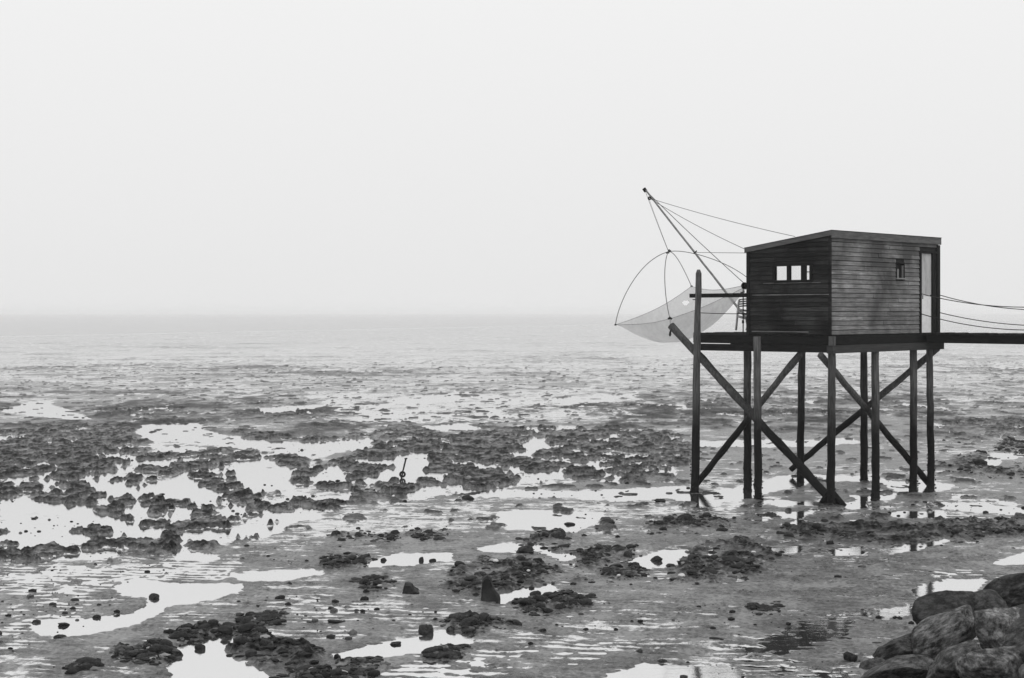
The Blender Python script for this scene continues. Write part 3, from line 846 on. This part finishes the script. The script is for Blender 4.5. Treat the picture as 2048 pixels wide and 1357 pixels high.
# ------------------------------------------------------------------ stilt platform
DECK = EYE - .54
pf = empty('stilt_platform', P(2.5, 2, 0), 'dark timber platform on tall stilts with crossed braces standing in the tidal mud', 'platform')
def foot(px, py): g0 = ground(px, py); return g0
def post(fx, fy, tx_, tz, r=.105, lean_d=0.0, pointed=False):
    f0 = foot(fx, fy); d = f0.y
    top = Vector(((tx_ - 1024) / F * (d + lean_d), d + lean_d, tz))
    n = 14; pts = lerp_pts(f0 + Vector((0, 0, -.4)), top, n, .008)
    rr = [r * (1.04 - (.38 if pointed else .10) * i / n) * random.uniform(.96, 1.05) for i in range(n)]
    if pointed:
        pts.append(top + Vector((0, 0, .10))); rr.append(r * .35)
    o = MB().tube(pts, rr, 12, rough=.06).build('post', M['post'], pf, True)
    return o
post(1389, 986, 1397, EYE + 1.0, .110, pointed=True)
post(1495, 982, 1495, DECK - .2, .100)
post(1517, 1000, 1514, EYE - .60, .095)
post(1600, 965, 1604, DECK - .2, .100)
post(1661, 1010, 1664, EYE - .58, .100)
post(1728, 963, 1728, DECK - .2, .100)
post(1751, 996, 1750.5, DECK - .35, .100)
post(1827, 980, 1826.5, DECK - .35, .098)
post(1862.5, 976, 1859, DECK - .35, .092)
def brace(p, q, r, label=None):
    MB().tube(lerp_pts(p, q, 16, .012), [r * random.uniform(.92, 1.06) for _ in range(16)], 10, rough=.07).build('brace', M['post'], pf, True)
aa = .16
b1 = b_of(1342, aa); b2 = b_of(1682, aa)
brace(P(aa, b1, z_at(aa, b1, 652)), P(aa, b2, -.15), .105)
aa = .36
b1 = b_of(1388, aa); b2 = b_of(1614, aa)
brace(P(aa, b1, .0), P(aa, b2, z_at(aa, b2, 690)), .085)
bb = .20
a1 = a_of(1641, bb); a2 = a_of(1862, bb)
brace(P(a1, bb, z_at(a1, bb, 710)), P(a2, bb, .0), .085)
t1 = at(1876, 697, 37.75); t2 = ground(1582, 950); t2 = Vector((t2.x, t2.y, .15))
brace(t1, t2, .085)
# stub braces at the feet
for px, py, qx, qy in [(1640, 1008, 1661, 985), (1690, 1010, 1668, 985)]:
    q0 = ground(px, py); q1 = ground(1661, 1009); 
    MB().tube([q0 - Vector((0, 0, .05)), Vector((q1.x, q1.y, .35))], .07, 8, rough=.1).build('foot_prop', M['post'], pf, True)
def crust(fx, fy):
    f0 = foot(fx, fy); v = []; f = []
    for i_ in range(90):
        an = random.uniform(0, 6.283); z = random.uniform(0, 1) ** 1.8 * 1.5; rr = .105 + random.uniform(-.005, .012)
        c = Vector((f0.x + math.cos(an) * rr, f0.y + math.sin(an) * rr, z)); q = random.uniform(.008, .020) * (1.3 - z * .5)
        k0 = len(v)
        v += [c + Vector((q, 0, 0)), c + Vector((-q, 0, 0)), c + Vector((0, q, 0)), c + Vector((0, -q, 0)), c + Vector((0, 0, q * 1.6)), c + Vector((0, 0, -q))]
        f += [(k0, k0 + 2, k0 + 4), (k0 + 2, k0 + 1, k0 + 4), (k0 + 1, k0 + 3, k0 + 4), (k0 + 3, k0, k0 + 4), (k0 + 2, k0, k0 + 5), (k0 + 1, k0 + 2, k0 + 5), (k0 + 3, k0 + 1, k0 + 5), (k0, k0 + 3, k0 + 5)]
    o = mesh_obj('barnacle_crust', v, f, M['grit'], pf); o['kind'] = 'stuff'
for q_ in ((1389, 986), (1495, 982), (1517, 1000), (1600, 965), (1661, 1010), (1728, 963), (1751, 996), (1827, 980), (1862.5, 976)): crust(*q_)
# bearer beams
bE = 4.22
def beam(a0, a1, b0, b1, z0, z1, mat='beam', drop=0.0, name='beam'):
    m = MB().box(a0, a1, b0, b1, z0, z1)
    if drop:
        for v in m.v:
            rel = Vector((v.x - P(0, 0, 0).x, v.y - P(0, 0, 0).y))
            t = (rel.x * U[0] + rel.y * U[1]) / 5.0 if abs(a1 - a0) > abs(b1 - b0) else (rel.x * V[0] + rel.y * V[1]) / 4.2
            v.z -= drop * t
    return m.build(name, M[mat], pf)
beam(.00, .14, -.02, bE, DECK - .26, DECK - .045)
beam(.00, .14, .02, bE, DECK - .26 - .18, DECK - .265, drop=0.02)
beam(.16, 4.9, -.06, .08, DECK - .24, DECK - .045, drop=.0)
beam(-.02, 5.08, -.10, .045, DECK - .245, DECK - .048, drop=.05)
beam(-.20, 5.05, -.20, -.03, DECK - .45, DECK - .262, 'beam_light', drop=-.01)
for b0 in (1.3, 2.5, 4.05):
    beam(.15, 5.05, b0, b0 + .14, DECK - .26, DECK - .045)
beam(4.95, 5.07, .1, bE, DECK - .26, DECK - .045)
for a0 in (1.3, 2.5, 3.7):
    beam(a0, a0 + .1, .1, 4.0, DECK - .40, DECK - .265)
# deck planks of the sea side gallery run from the hut outwards
q = 0.0
while q < 5.0:
    w = random.uniform(.12, .15); z = random.uniform(-.008, .012)
    MB().box(q, q + w - .008, 2.46, bE + random.uniform(-.03, .03), DECK - .043, DECK + z).build('plank', M['plank'], pf)
    q += w
# underfloor of the hut
q = 0.0
while q < 2.44:
    MB().box(0.02, 5.05, q, q + .19, DECK - .043, DECK - .001).build('floor_board', M['plank'], pf); q += .20
# railing on the left end
bR = b_of(1383)
zr = z_at(0, 4, 592)
MB().box(-.09, .04, 2.43, bR, zr - .05, zr + .055).build('rail', M['beam'], pf)
MB().box(.05, 5.05, 4.12, 4.2, zr - .05, zr + .0).build('rail', M['plank'], pf) if False else None
for a_ in (5.0,):
    MB().tube([P(a_, 4.1, DECK - .3), P(a_, 4.1, DECK + 1.0)], .05, 8).build('rail_post', M['post'], pf, True)
MB().tube(sagline(P(.02, 4.05, z_at(0, 4, 626)), P(.1, 2.5, z_at(0, 2.6, 628)), .01), .011, 6).build('rail_rope', M['rope'], pf, True)
# nail heads / bolts on the railing post
for z_ in (EYE + .42, EYE + .33):
    MB().tube([P(-.14, bE - .1, z_), P(-.04, bE - .1, z_)], .014, 6).build('bolt', M['iron'], pf)

# ------------------------------------------------------------------ hut
A1, B1 = 5.06, 2.415
def roof_z(b): return EYE + 1.955 - .134 * b
hut = empty('fishing_hut', P(2.5, 1.2, DECK), 'weathered dark clapboard fishing hut with sloping roof on top of the stilt platform', 'hut')
def clip_board(face, s0, s1, z0, z1, mat, tlt=.012, th=.018, off=.0):
    """clapboard on the left wall (face 'a': plane a=0, runs along b), the right wall ('b': plane b=0), the end ('e') or the sea side ('s')"""
    def zt(s):
        return {'a': roof_z(s) - .03, 'e': roof_z(s) - .03, 'b': roof_z(0) - .03, 's': roof_z(B1) - .03}[face]
    if z0 >= max(zt(s0), zt(s1)) - .01: return
    poly = [(s0, z0), (s1, z0)]
    if zt(s1) >= z1: poly.append((s1, z1))
    elif zt(s1) > z0: poly.append((s1, zt(s1)))
    if (zt(s0) - z1) * (zt(s1) - z1) < 0:
        t = (zt(s0) - z1) / (zt(s0) - zt(s1)); poly.append((s0 + (s1 - s0) * t, z1))
    if zt(s1) <= z0 < zt(s0):
        t = (zt(s0) - z0) / (zt(s0) - zt(s1)); poly[1] = (s0 + (s1 - s0) * t, z0)
    poly.append((s0, min(z1, zt(s0))))
    def pt(s, z, o):
        o = o + off
        return {'a': P(-o, s, z), 'b': P(s, -o, z), 'e': P(A1 + o, s, z), 's': P(s, B1 + o, z)}[face]
    n = len(poly); v = []
    wl, wr = random.uniform(-.003, .003), random.uniform(-.003, .003)
    poly = [(s, z + (wl if i in (0, n - 1) else wr)) for i, (s, z) in enumerate(poly)]
    for s, z in poly: v.append(pt(s, z, .004))
    for s, z in poly:
        o = th + tlt * (1 - (z - z0) / (z1 - z0)); v.append(pt(s, z, o))
    f = [tuple(range(n))[::-1], tuple(range(n, 2 * n))] + [(i, (i + 1) % n, n + (i + 1) % n, n + i) for i in range(n)]
    o = mesh_obj('board', v, f, mat, hut)
    bm = bmesh.new(); bm.from_mesh(o.data); bmesh.ops.recalc_face_normals(bm, faces=bm.faces); bm.to_mesh(o.data); bm.free()
    return o
def wall_boards(face, s_lo, s_hi, holes, mat, pitch=.113):
    z = DECK - .01; i = 0
    while z < EYE + 1.95:
        z1 = z + pitch; segs = [(s_lo, s_hi)]
        for (h0, h1, y0, y1) in holes:
            if z1 - .01 > y0 and z < y1 - .01:
                ns = []
                for (p, q_) in segs:
                    if h1 <= p or h0 >= q_: ns.append((p, q_)); continue
                    if h0 > p: ns.append((p, h0))
                    if h1 < q_: ns.append((h1, q_))
                segs = ns
        cut = []
        for (p, q_) in segs:
            if q_ - p > 1.6:
                m_ = random.uniform(p + .5, q_ - .5); cut += [(p, m_ - .003), (m_ + .003, q_)]
            else: cut.append((p, q_))
        for (p, q_) in cut:
            jt = random.uniform(-.004, .004)
            if q_ - p > .03: clip_board(face, p, q_, z + .010 + jt * .5, z1 - .004, mat, tlt=.014 + random.uniform(-.004, .006), th=.022 + jt)
        z = z1; i += 1
def wall_panel(face, s_lo, s_hi, holes, ztop):
    m = MB(); t0, t1 = -.04, .0
    def bx(s0, s1, z0, z1):
        if s1 - s0 < .01 or z1 - z0 < .01: return
        if face == 'a': m.box(0, .04, s0, s1, z0, z1)
        if face == 'b': m.box(s0, s1, 0.0, .04, z0, z1)
        if face == 's': m.box(s0, s1, B1 - .04, B1, z0, z1)
        if face == 'e': m.box(A1 - .04, A1, s0, s1, z0, z1)
    edges = sorted(set([s_lo, s_hi] + [h[0] for h in holes] + [h[1] for h in holes]))
    for e0, e1 in zip(edges[:-1], edges[1:]):
        zs = [DECK]
        hs = sorted([h for h in holes if h[0] <= e0 + 1e-6 and h[1] >= e1 - 1e-6], key=lambda h: h[2])
        z = DECK
        for h in hs: bx(e0, e1, z, h[2]); z = h[3]
        if face in 'ae':             # sloping top
            k = 4
            for j in range(k):
                q0 = e0 + (e1 - e0) * j / k; q1 = e0 + (e1 - e0) * (j + 1) / k
                bx(q0, q1, z, roof_z(q1) - .07)
        else: bx(e0, e1, z, ztop)
    return m.build('wall', M['inner'], hut)
# openings
wb0, wb1 = b_of(1621), b_of(1552)                      # left wall window
wz0, wz1 = z_at(0, 1.1, 560.5), z_at(0, 1.1, 532.5)
win_a = (wb0, wb1, wz0, wz1)
sa0, sa1 = a_of(1791), a_of(1805)
swin = (sa0, sa1, z_at(2.8, 0, 556), z_at(2.8, 0, 527))
da0, da1 = a_of(1839.5), a_of(1862)
door = (da0, da1, DECK, z_at(4.5, 0, 507))
seaw = (.55, 3.3, EYE + .55, EYE + 1.30)
wall_panel('a', .04, B1 - .04, [win_a], 0)
wall_panel('b', 0, A1, [swin, door], roof_z(.04) - .07)
wall_panel('s', 0, A1, [seaw], roof_z(B1) - .07)
wall_panel('e', .04, B1 - .04, [], 0)
fr = .07
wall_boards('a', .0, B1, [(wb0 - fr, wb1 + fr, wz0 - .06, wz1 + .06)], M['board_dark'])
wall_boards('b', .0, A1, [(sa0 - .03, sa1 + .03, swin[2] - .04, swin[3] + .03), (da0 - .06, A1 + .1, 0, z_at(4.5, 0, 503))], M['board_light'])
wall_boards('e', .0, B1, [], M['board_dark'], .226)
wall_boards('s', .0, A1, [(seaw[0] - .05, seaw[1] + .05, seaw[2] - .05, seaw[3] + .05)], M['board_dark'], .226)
# corner boards
MB().box(-.045, -.001, -.04, .03, DECK - .02, roof_z(0) - .13).build('corner_board', M['board_dark'], hut)
MB().box(-.05, -.001, B1 - .05, B1 + .05, DECK - .02, roof_z(B1) - .08).build('corner_board', M['frame'], hut)
MB().box(A1 - .10, A1 + .045, -.055, -.001, DECK - .02, roof_z(0) - .17).build('corner_board', M['frame'], hut)
# pale strips between the boards of the left wall
for py, b0_, b1_ in ((590, .02, 2.28), (566.5, .25, 1.95), (664, .6, 2.3)):
    z_ = z_at(0, 1.2, py)
    MB().box(-.046, -.040, b0_, b1_, z_ - .010, z_ + .010).build('batten', M['board_light'], hut)
# roof: thin slab with fascia boards
ov = .05
def rz(b): return roof_z(b)
def slab(a0, a1, b0, b1, t0, t1, name, mat):
    m = MB().hexa([P(a0, b0, rz(b0) + t0), P(a1, b0, rz(b0) + t0), P(a1, b1, rz(b1) + t0), P(a0, b1, rz(b1) + t0),
                   P(a0, b0, rz(b0) + t1), P(a1, b0, rz(b0) + t1), P(a1, b1, rz(b1) + t1), P(a0, b1, rz(b1) + t1)])
    return m.build(name, M[mat], hut)
slab(-.05, A1 + .05, -.05, B1 + .07, -.045, .0, 'roof', 'roof')
slab(-.078, -.052, -.075, B1 + .09, -.105, .012, 'fascia', 'fascia')
slab(-.05, A1 + .06, -.078, -.052, -.165, .012, 'fascia', 'fascia')
slab(-.05, A1 + .06, B1 + .072, B1 + .095, -.10, .01, 'fascia', 'fascia')
slab(-.09, A1 + .07, -.09, -.02, .014, .022, 'roof_trim', 'beam')
slab(-.09, -.02, -.018, B1 + .1, .014, .022, 'roof_trim', 'beam')
# small hooded vent on the roof
vb = .75; va = .55
MB().tube([P(va, vb, rz(vb) - .02), P(va, vb, rz(vb) + .05), P(va, vb, rz(vb) + .07), P(va, vb, rz(vb) + .085)], [.05, .05, .16, .05], 12).build('roof_vent', M['sill'], hut, True)
# left window
def window_strip():
    w = MB(); o0, o1 = -.055, .03
    w.box(o0, o1, wb0 - fr, wb1 + fr, wz1, wz1 + .06); w.box(o0 - .02, o1, wb0 - fr, wb1 + fr, wz0 - .06, wz0)
    w.box(o0, o1, wb0 - fr, wb0, wz0, wz1); w.box(o0, o1, wb1, wb1 + fr, wz0, wz1)
    f = w.build('window', M['frame'], hut)
    for x0, x1 in ((1574.5, 1582), (1603, 1613)):
        q0, q1 = b_of(x1), b_of(x0)
        MB().box(-.03, .02, q0, q1, wz0, wz1).build('mullion', M['frame'], f)
    q0, q1 = b_of(1613), b_of(1619); zc = z_at(0, 1, 545)
    MB().box(-.015, .01, wb0, q0 - .002, zc - .012, zc + .012).build('glazing_bar', M['frame'], f)
    MB().box(.003, .007, wb0, wb1, wz0, wz1).build('pane', M['glass'], f)
window_strip()
# sea side window
w = MB(); s0, s1, z0, z1 = seaw
w.box(s0 - .05, s1 + .05, B1 - .03, B1 + .045, z1, z1 + .05); w.box(s0 - .05, s1 + .05, B1 - .03, B1 + .06, z0 - .05, z0)
w.box(s0 - .05, s0, B1 - .03, B1 + .045, z0, z1); w.box(s1, s1 + .05, B1 - .03, B1 + .045, z0, z1)
f = w.build('window', M['frame'], hut)
# small window beside the door
w = MB()
w.box(sa0 - .03, sa1 + .03, -.05, .03, swin[3], swin[3] + .03)
w.box(sa0 - .03, sa0, -.05, .03, swin[2], swin[3]); w.box(sa1, sa1 + .03, -.05, .03, swin[2], swin[3])
f = w.build('window', M['board_dark'], hut)
MB().box(sa0 - .05, sa1 + .05, -.075, .03, swin[2] - .035, swin[2]).build('sill', M['sill'], f)
sm0 = sa0 + (sa1 - sa0) * .10
MB().box(sm0, sm0 + .07, -.03, .0, swin[2], swin[3] - .14).build('shutter', M['sill'], f)
MB().box(sa1 - .08, sa1, -.03, .0, swin[2], swin[3] - .05).build('shutter', M['board_light'], f)
MB().box(sa0, sa1, .012, .02, swin[2], swin[3]).build('pane', M['frame'], f)
# door: grey weathered upper leaf and pale lower leaf
zm = z_at(4.5, 0, 591)
dr = empty('door', P((da0 + da1) / 2, 0, DECK) - root_of(hut), None, None); dr.parent = hut
MB().box(da0 + .005, da1 - .005, -.006, .03, zm + .012, door[3] - .01).build('upper_leaf', M['door'], dr)
MB().box(da0 + .005, da1 - .005, -.006, .03, DECK + .005, zm - .012).build('lower_leaf', M['door_low'], dr)
MB().box(da0 + .005, da1 - .10, -.020, -.007, zm - .011, zm + .011).build('ledge', M['door_low'], dr)
MB().tube([P(da0 + .07, -.045, zm - .10), P(da0 + .07, -.045, zm - .0)], .011, 6).build('handle', M['iron'], dr)
w = MB()
w.box(da0 - .07, da0, -.06, .0, DECK, door[3]); w.box(da1, da1 + .07, -.05, .0, DECK, door[3]); w.box(da0 - .07, A1 - .1, -.055, .0, door[3] + .001, door[3] + .05)
w.build('door_frame', M['frame'], hut)
MB().box(da1 + .071, A1 - .101, -.03, .0, DECK, door[3] + .0).build('jamb_board', M['frame'], hut)

# ------------------------------------------------------------------ catwalk to the shore
cw = empty('catwalk', P(4.6, -7, 0), 'narrow plank catwalk with rope handrails running from the hut door to the right', 'catwalk')
ca0, ca1 = 4.12, 5.06
cend = -15.0
for a0 in (ca0, ca1 - .08):
    y = -.21
    while y > cend:
        MB().box(a0, a0 + .08, max(y - 5.0, cend), y - .004, DECK - .255, DECK - .045).build('beam', M['beam'], cw); y -= 5.0
y = -.12
while y > cend:
    w_ = random.uniform(.12, .16)
    MB().box(ca0 - random.uniform(.02, .04), ca1 + .02, y - w_ + .010, y, DECK - .043, DECK + random.uniform(-.006, .012)).build('plank', M['plank'], cw); y -= w_
for b_ in (-5.9, -11.8):
    for a_ in (ca0 - .06, ca1 + .06):
        MB().tube(lerp_pts(P(a_, b_, -.4), P(a_, b_, DECK + 1.1), 8, .008), .085, 10, rough=.06).build('post', M['post'], cw, True)
for (a_, z0_, sg) in ((ca0 - .02, z_at(4.2, 0, 588), .36), (ca0 - .02, z_at(4.2, 0, 628), .40), (5.1, z_at(5.06, 0, 591), .40), (5.1, z_at(5.06, 0, 626), .33)):
    MB().tube(sagline(P(a_, -.06, z0_), P(a_, -5.9, z0_ + .0), sg), .012, 6).build('handrail_rope', M['rope'], cw, True)
    MB().tube(sagline(P(a_, -5.9, z0_ + .0), P(a_, -11.8, z0_ + .0), sg), .012, 6).build('handrail_rope', M['rope'], cw, True)

# ------------------------------------------------------------------ mast
mast_tip = at(1290, 379, 41.9)
mroot = P(2.5, 4.0, DECK)
ms = empty('net_mast', mroot, 'slender grey mast slanting out over the sea from the hut gallery with stay wires', 'mast')
MB().tube(lerp_pts(mroot, mast_tip, 14, .008), [.036 - .010 * i / 13 for i in range(14)], 10, rough=.05).build('pole', M['pole'], ms, True)
MB().tube([mast_tip - Vector((.04, 0, -.03)), mast_tip + Vector((.03, 0, -.07))], .055, 10).build('tip_cap', M['iron'], ms, True)
pu = at(1299, 397, 41.6)
MB().ring(pu, Vector((1, 0, 0)), Vector((0, 0, 1)), .035, .022, 12, 6).build('pulley', M['iron'], ms, True)
def wire(name, p, q, sag, r=.008, par=ms, mat='wire'):
    return MB().tube(sagline(p, q, sag, 20), r, 6).build(name, M[mat], par, True)
wire('stay_wire', pu, at(1590, 473.5, 37.2), .05)
wire('stay_wire', pu, at(1499, 503, 36.3), .06)
wy = at(1487, 566, 37.0)
wire('hoist_line', at(1293, 383, 41.8), wy, .03, .010)
hub = at(1337, 504, 40.2)
wire('net_line', at(1291, 384, 41.85), hub, .02, .007)
wire('net_line', at(1298, 398, 41.6), hub + Vector((0, 0, .02)), .02, .005)
mid = at(1390, 505.5, 39.8)
wire('guide_line', mid, at(1500, 506.5, 36.4), .0, .008)
MB().tube([mid - Vector((.03, 0, .03)), mid + Vector((.05, 0, .05))], .018, 8).build('shackle', M['iron'], ms, True)

# ------------------------------------------------------------------ lift net
cL, cN, cFf, cR = at(1231, 650, 40.5), at(1340, 638, 38.05), at(1383, 573, 42.0), at(1506, 566, 39.7)
ln = empty('lift_net', at(1364, 606, 40.0), 'pale square fishing net sagging like a bag from two arched hoops left of the hut', 'fishing net')
def net():
    n = 90; v = []; f = []
    down = (cR - cL).cross(cFf - cN).normalized()
    if down.z > 0: down = -down
    dirv = (down * .35 + Vector((0, 0, -1)) * .65).normalized()
    for j in range(n + 1):
        for i in range(n + 1):
            s = i / n; t = j / n
            p = cL * (1 - s) * (1 - t) + cN * s * (1 - t) + cFf * (1 - s) * t + cR * s * t
            S = 4 * s * (1 - s); T = 4 * t * (1 - t)
            c = (cL + cN + cFf + cR) / 4
            bag = 1.02 * (S * T) ** .62
            eds = .10 * (S * (1 - T) ** 3 + T * (1 - S) ** 3)
            pin = (p - c) * (-.10) * (S * (1 - T) ** 4 + T * (1 - S) ** 4)
            q_ = p + dirv * bag + Vector((0, 0, -eds)) + pin
            q_ += Vector((0, 0, .012 * math.sin(s * 23 + t * 9) * S * T))
            v.append(q_)
    hole = at(1371, 606, 1.0)
    for j in range(n):
        for i in range(n):
            a = j * (n + 1) + i
            c = (v[a] + v[a + n + 2]) / 2
            px = 1024 + F * c.x / c.y; py = HY + F * (EYE - c.z) / c.y
            if t_far(i, j, n) and ((px - 1371) / 6.5) ** 2 + ((py - 606) / 5) ** 2 < 1: continue
            f.append((a, a + 1, a + n + 2, a + n + 1))
    o = mesh_obj('net_bag', v, f, M['net'], ln, True)
    # border cords
    for seq in ([v[i] for i in range(n + 1)], [v[n * (n + 1) + i] for i in range(n + 1)], [v[j * (n + 1)] for j in range(n + 1)], [v[j * (n + 1) + n] for j in range(n + 1)]):
        MB().tube(seq, .0055, 5).build('border_cord', M['wire'], ln, True)
def t_far(i, j, n): return j > n * .5 or i < n * .5
net()
def arch(p, top, q, n=30, k=.55):
    r = []
    for i in range(n):
        t = i / (n - 1)
        if t < .5:
            u_ = t * 2; c = p.lerp(top, .5) ; cc = Vector((p.x * (1 - .28) + top.x * .28, p.y * .72 + top.y * .28, top.z * .80 + p.z * .20))
            r.append(p * (1 - u_) ** 2 + cc * 2 * u_ * (1 - u_) + top * u_ * u_)
        else:
            u_ = t * 2 - 1; cc = Vector((q.x * .72 + top.x * .28, q.y * .72 + top.y * .28, top.z * .80 + q.z * .20))
            r.append(top * (1 - u_) ** 2 + cc * 2 * u_ * (1 - u_) + q * u_ * u_)
    return r
def quad_arch(p, m1, m2, q, n=28):
    """cubic through four points at t = 0, 1/3, 2/3, 1"""
    P0, P3 = Vector(p), Vector(q); m1 = Vector(m1); m2 = Vector(m2)
    c1 = (-5 * P0 + 18 * m1 - 9 * m2 + 2 * P3) / 6; c2 = (2 * P0 - 9 * m1 + 18 * m2 - 5 * P3) / 6
    return [P0 * (1 - t) ** 3 + c1 * 3 * t * (1 - t) ** 2 + c2 * 3 * t * t * (1 - t) + P3 * t ** 3 for t in [i / (n - 1) for i in range(n)]]
MB().tube(quad_arch(cL, at(1248, 595, 40.42), at(1285, 538, 40.32), hub), .011, 6).build('hoop', M['wire'], ln, True)
MB().tube(quad_arch(hub, at(1385, 507, 40.05), at(1450, 529, 39.85), cR), .011, 6).build('hoop', M['wire'], ln, True)
MB().tube(quad_arch(cN, at(1331, 585, 38.6), at(1330, 535, 39.4), hub), .011, 6).build('hoop', M['wire'], ln, True)
MB().tube(quad_arch(hub, at(1352, 514, 40.9), at(1368, 541, 41.5), cFf), .010, 6).build('hoop', M['wire'], ln, True)
MB().tube([hub - Vector((.07, 0, .04)), hub + Vector((.07, 0, .035))], .022, 8).build('hub', M['iron'], ln, True)
MB().tube([hub - Vector((.0, 0, .05)), hub + Vector((.02, 0, .07))], .02, 8).build('hub', M['iron'], ln, True)
for c in (cL, cFf): MB().tube([c - Vector((.03, 0, 0)), c + Vector((.03, 0, 0))], .022, 8).build('corner_cap', M['iron'], ln, True)
MB().tube([cN - Vector((.05, 0, .01)), cN + Vector((0, 0, .03)), cN + Vector((.05, 0, -.01))], .03, 8).build('corner_cap', M['iron'], ln, True)
MB().tube(sagline(cN, at(1341, 668, 38.05), 0, 4), .008, 6).build('weight_line', M['wire'], ln, True)
MB().tube([at(1341, 660, 38.05), at(1340.5, 665, 38.05), at(1340, 670, 38.05), at(1340, 673, 38.05)], [.012, .028, .034, .015], 10).build('weight', M['iron'], ln, True)

# ------------------------------------------------------------------ winch on the gallery
wc = P(.55, 2.85, DECK)
wd = wc.y
wn = empty('winch', wc, 'hand winch wheel on a thin stand beside the left corner of the hut', 'winch')
cw_ = at(1488.5, 572, wd)
ax = Vector((1, 0, 0)); ay = Vector((0, 0, 1))
MB().tube([cw_ + Vector((0, -.03, 0)), cw_ + Vector((0, .05, 0))], .062, 16).build('drum', M['iron'], wn, True)
MB().ring(cw_ + Vector((0, -.04, 0)), ax, ay, .075, .016, 18, 6).build('wheel', M['iron'], wn, True)
MB().tube([cw_ + Vector((.0, 0, .03)), cw_ + Vector((.18, 0, .04))], .03, 8).build('bracket', M['iron'], wn, True)
for dx in (-.03, .10):
    MB().tube([Vector((cw_.x + dx, wd, DECK)), Vector((cw_.x + dx, wd, cw_.z))], .016, 6).build('stand', M['iron'], wn, True)
MB().tube([cw_ + Vector((-.10, 0, -.18)), cw_ + Vector((.02, 0, -.16))], .016, 6).build('crank', M['iron'], wn, True)

# ------------------------------------------------------------------ garden chair on the gallery
def chair():
    base = P(.62, 3.0, DECK + .012)
    ch = empty('garden_chair', base, 'stacked slatted garden chairs on the gallery against the left corner of the hut', 'chair')
    d = base.y; k = d / F
    dy = Vector((0, 1, 0))
    def w(px, py, dd=0.0): return at(px, py, d + dd)
    W = .50
    for dd in (0, W):
        MB().tube([w(1472, 661, dd), w(1474.5, 634, dd), w(1476, 612, dd), w(1478, 601, dd), w(1480, 599, dd)], .028, 8).build('leg', M['chair'], ch, True)
        MB().tube([w(1493, 661, dd), w(1493.5, 645, dd), w(1492, 638, dd), w(1475, 633, dd)], .028, 8).build('leg', M['chair'], ch, True)
        MB().tube([w(1475, 619, dd), w(1486, 621, dd), w(1499, 623, dd)], .028, 8).build('armrest', M['chair'], ch, True)
        MB().tube([w(1499, 623, dd), w(1501, 640, dd), w(1502, 661, dd)], .026, 8).build('leg', M['chair'], ch, True)
    for i, py in enumerate((600, 604.5, 609, 613.5)):
        MB().tube([w(1478 - i * .5, py), w(1490, py - 1.5, .12), w(1503, py - 1, W * .6), w(1506, py, W)], .022, 6).build('back_slat', M['chair'], ch, True)
    for i, t in enumerate((0, .2, .4, .6, .8, 1.0)):
        for lv, py in enumerate((624, 632)):
            if lv and i % 2: continue
            a = w(1475 + 4 * t, py + 3 * t, W * t); b = w(1497 + 3 * t, py + 5 + 2 * t, W * t)
            MB().tube([a, b], .022, 6).build('seat_slat', M['chair'], ch, True)
    MB().tube([w(1486, 641), w(1486, 647)], .03, 8).build('seat_knob', M['iron'], ch, True)
chair()

# ------------------------------------------------------------------ haze over the flat and the sea
def haze():
    x0, x1, y0, y1, z0, z1 = -9000, 9000, -90, 11990, -1.5, 9.5
    v = [(x0, y0, z0), (x1, y0, z0), (x1, y1, z0), (x0, y1, z0), (x0, y0, z1), (x1, y0, z1), (x1, y1, z1), (x0, y1, z1)]
    m = bpy.data.materials.new('sea_haze'); m.use_nodes = True; n = m.node_tree; n.nodes.clear()
    o_ = n.nodes.new('ShaderNodeOutputMaterial'); pv = n.nodes.new('ShaderNodeVolumePrincipled')
    pv.inputs['Color'].default_value = g(.97); pv.inputs['Density'].default_value = .0005; pv.inputs['Anisotropy'].default_value = .3
    n.links.new(pv.outputs[0], o_.inputs['Volume'])
    o = mesh_obj('haze', v, [(3, 2, 1, 0), (4, 5, 6, 7), (0, 1, 5, 4), (1, 2, 6, 5), (2, 3, 7, 6), (3, 0, 4, 7)], m)
    o['kind'] = 'stuff'; o['label'] = 'thin pale sea haze over the mud flat and the sea'; o['category'] = 'haze'
haze()
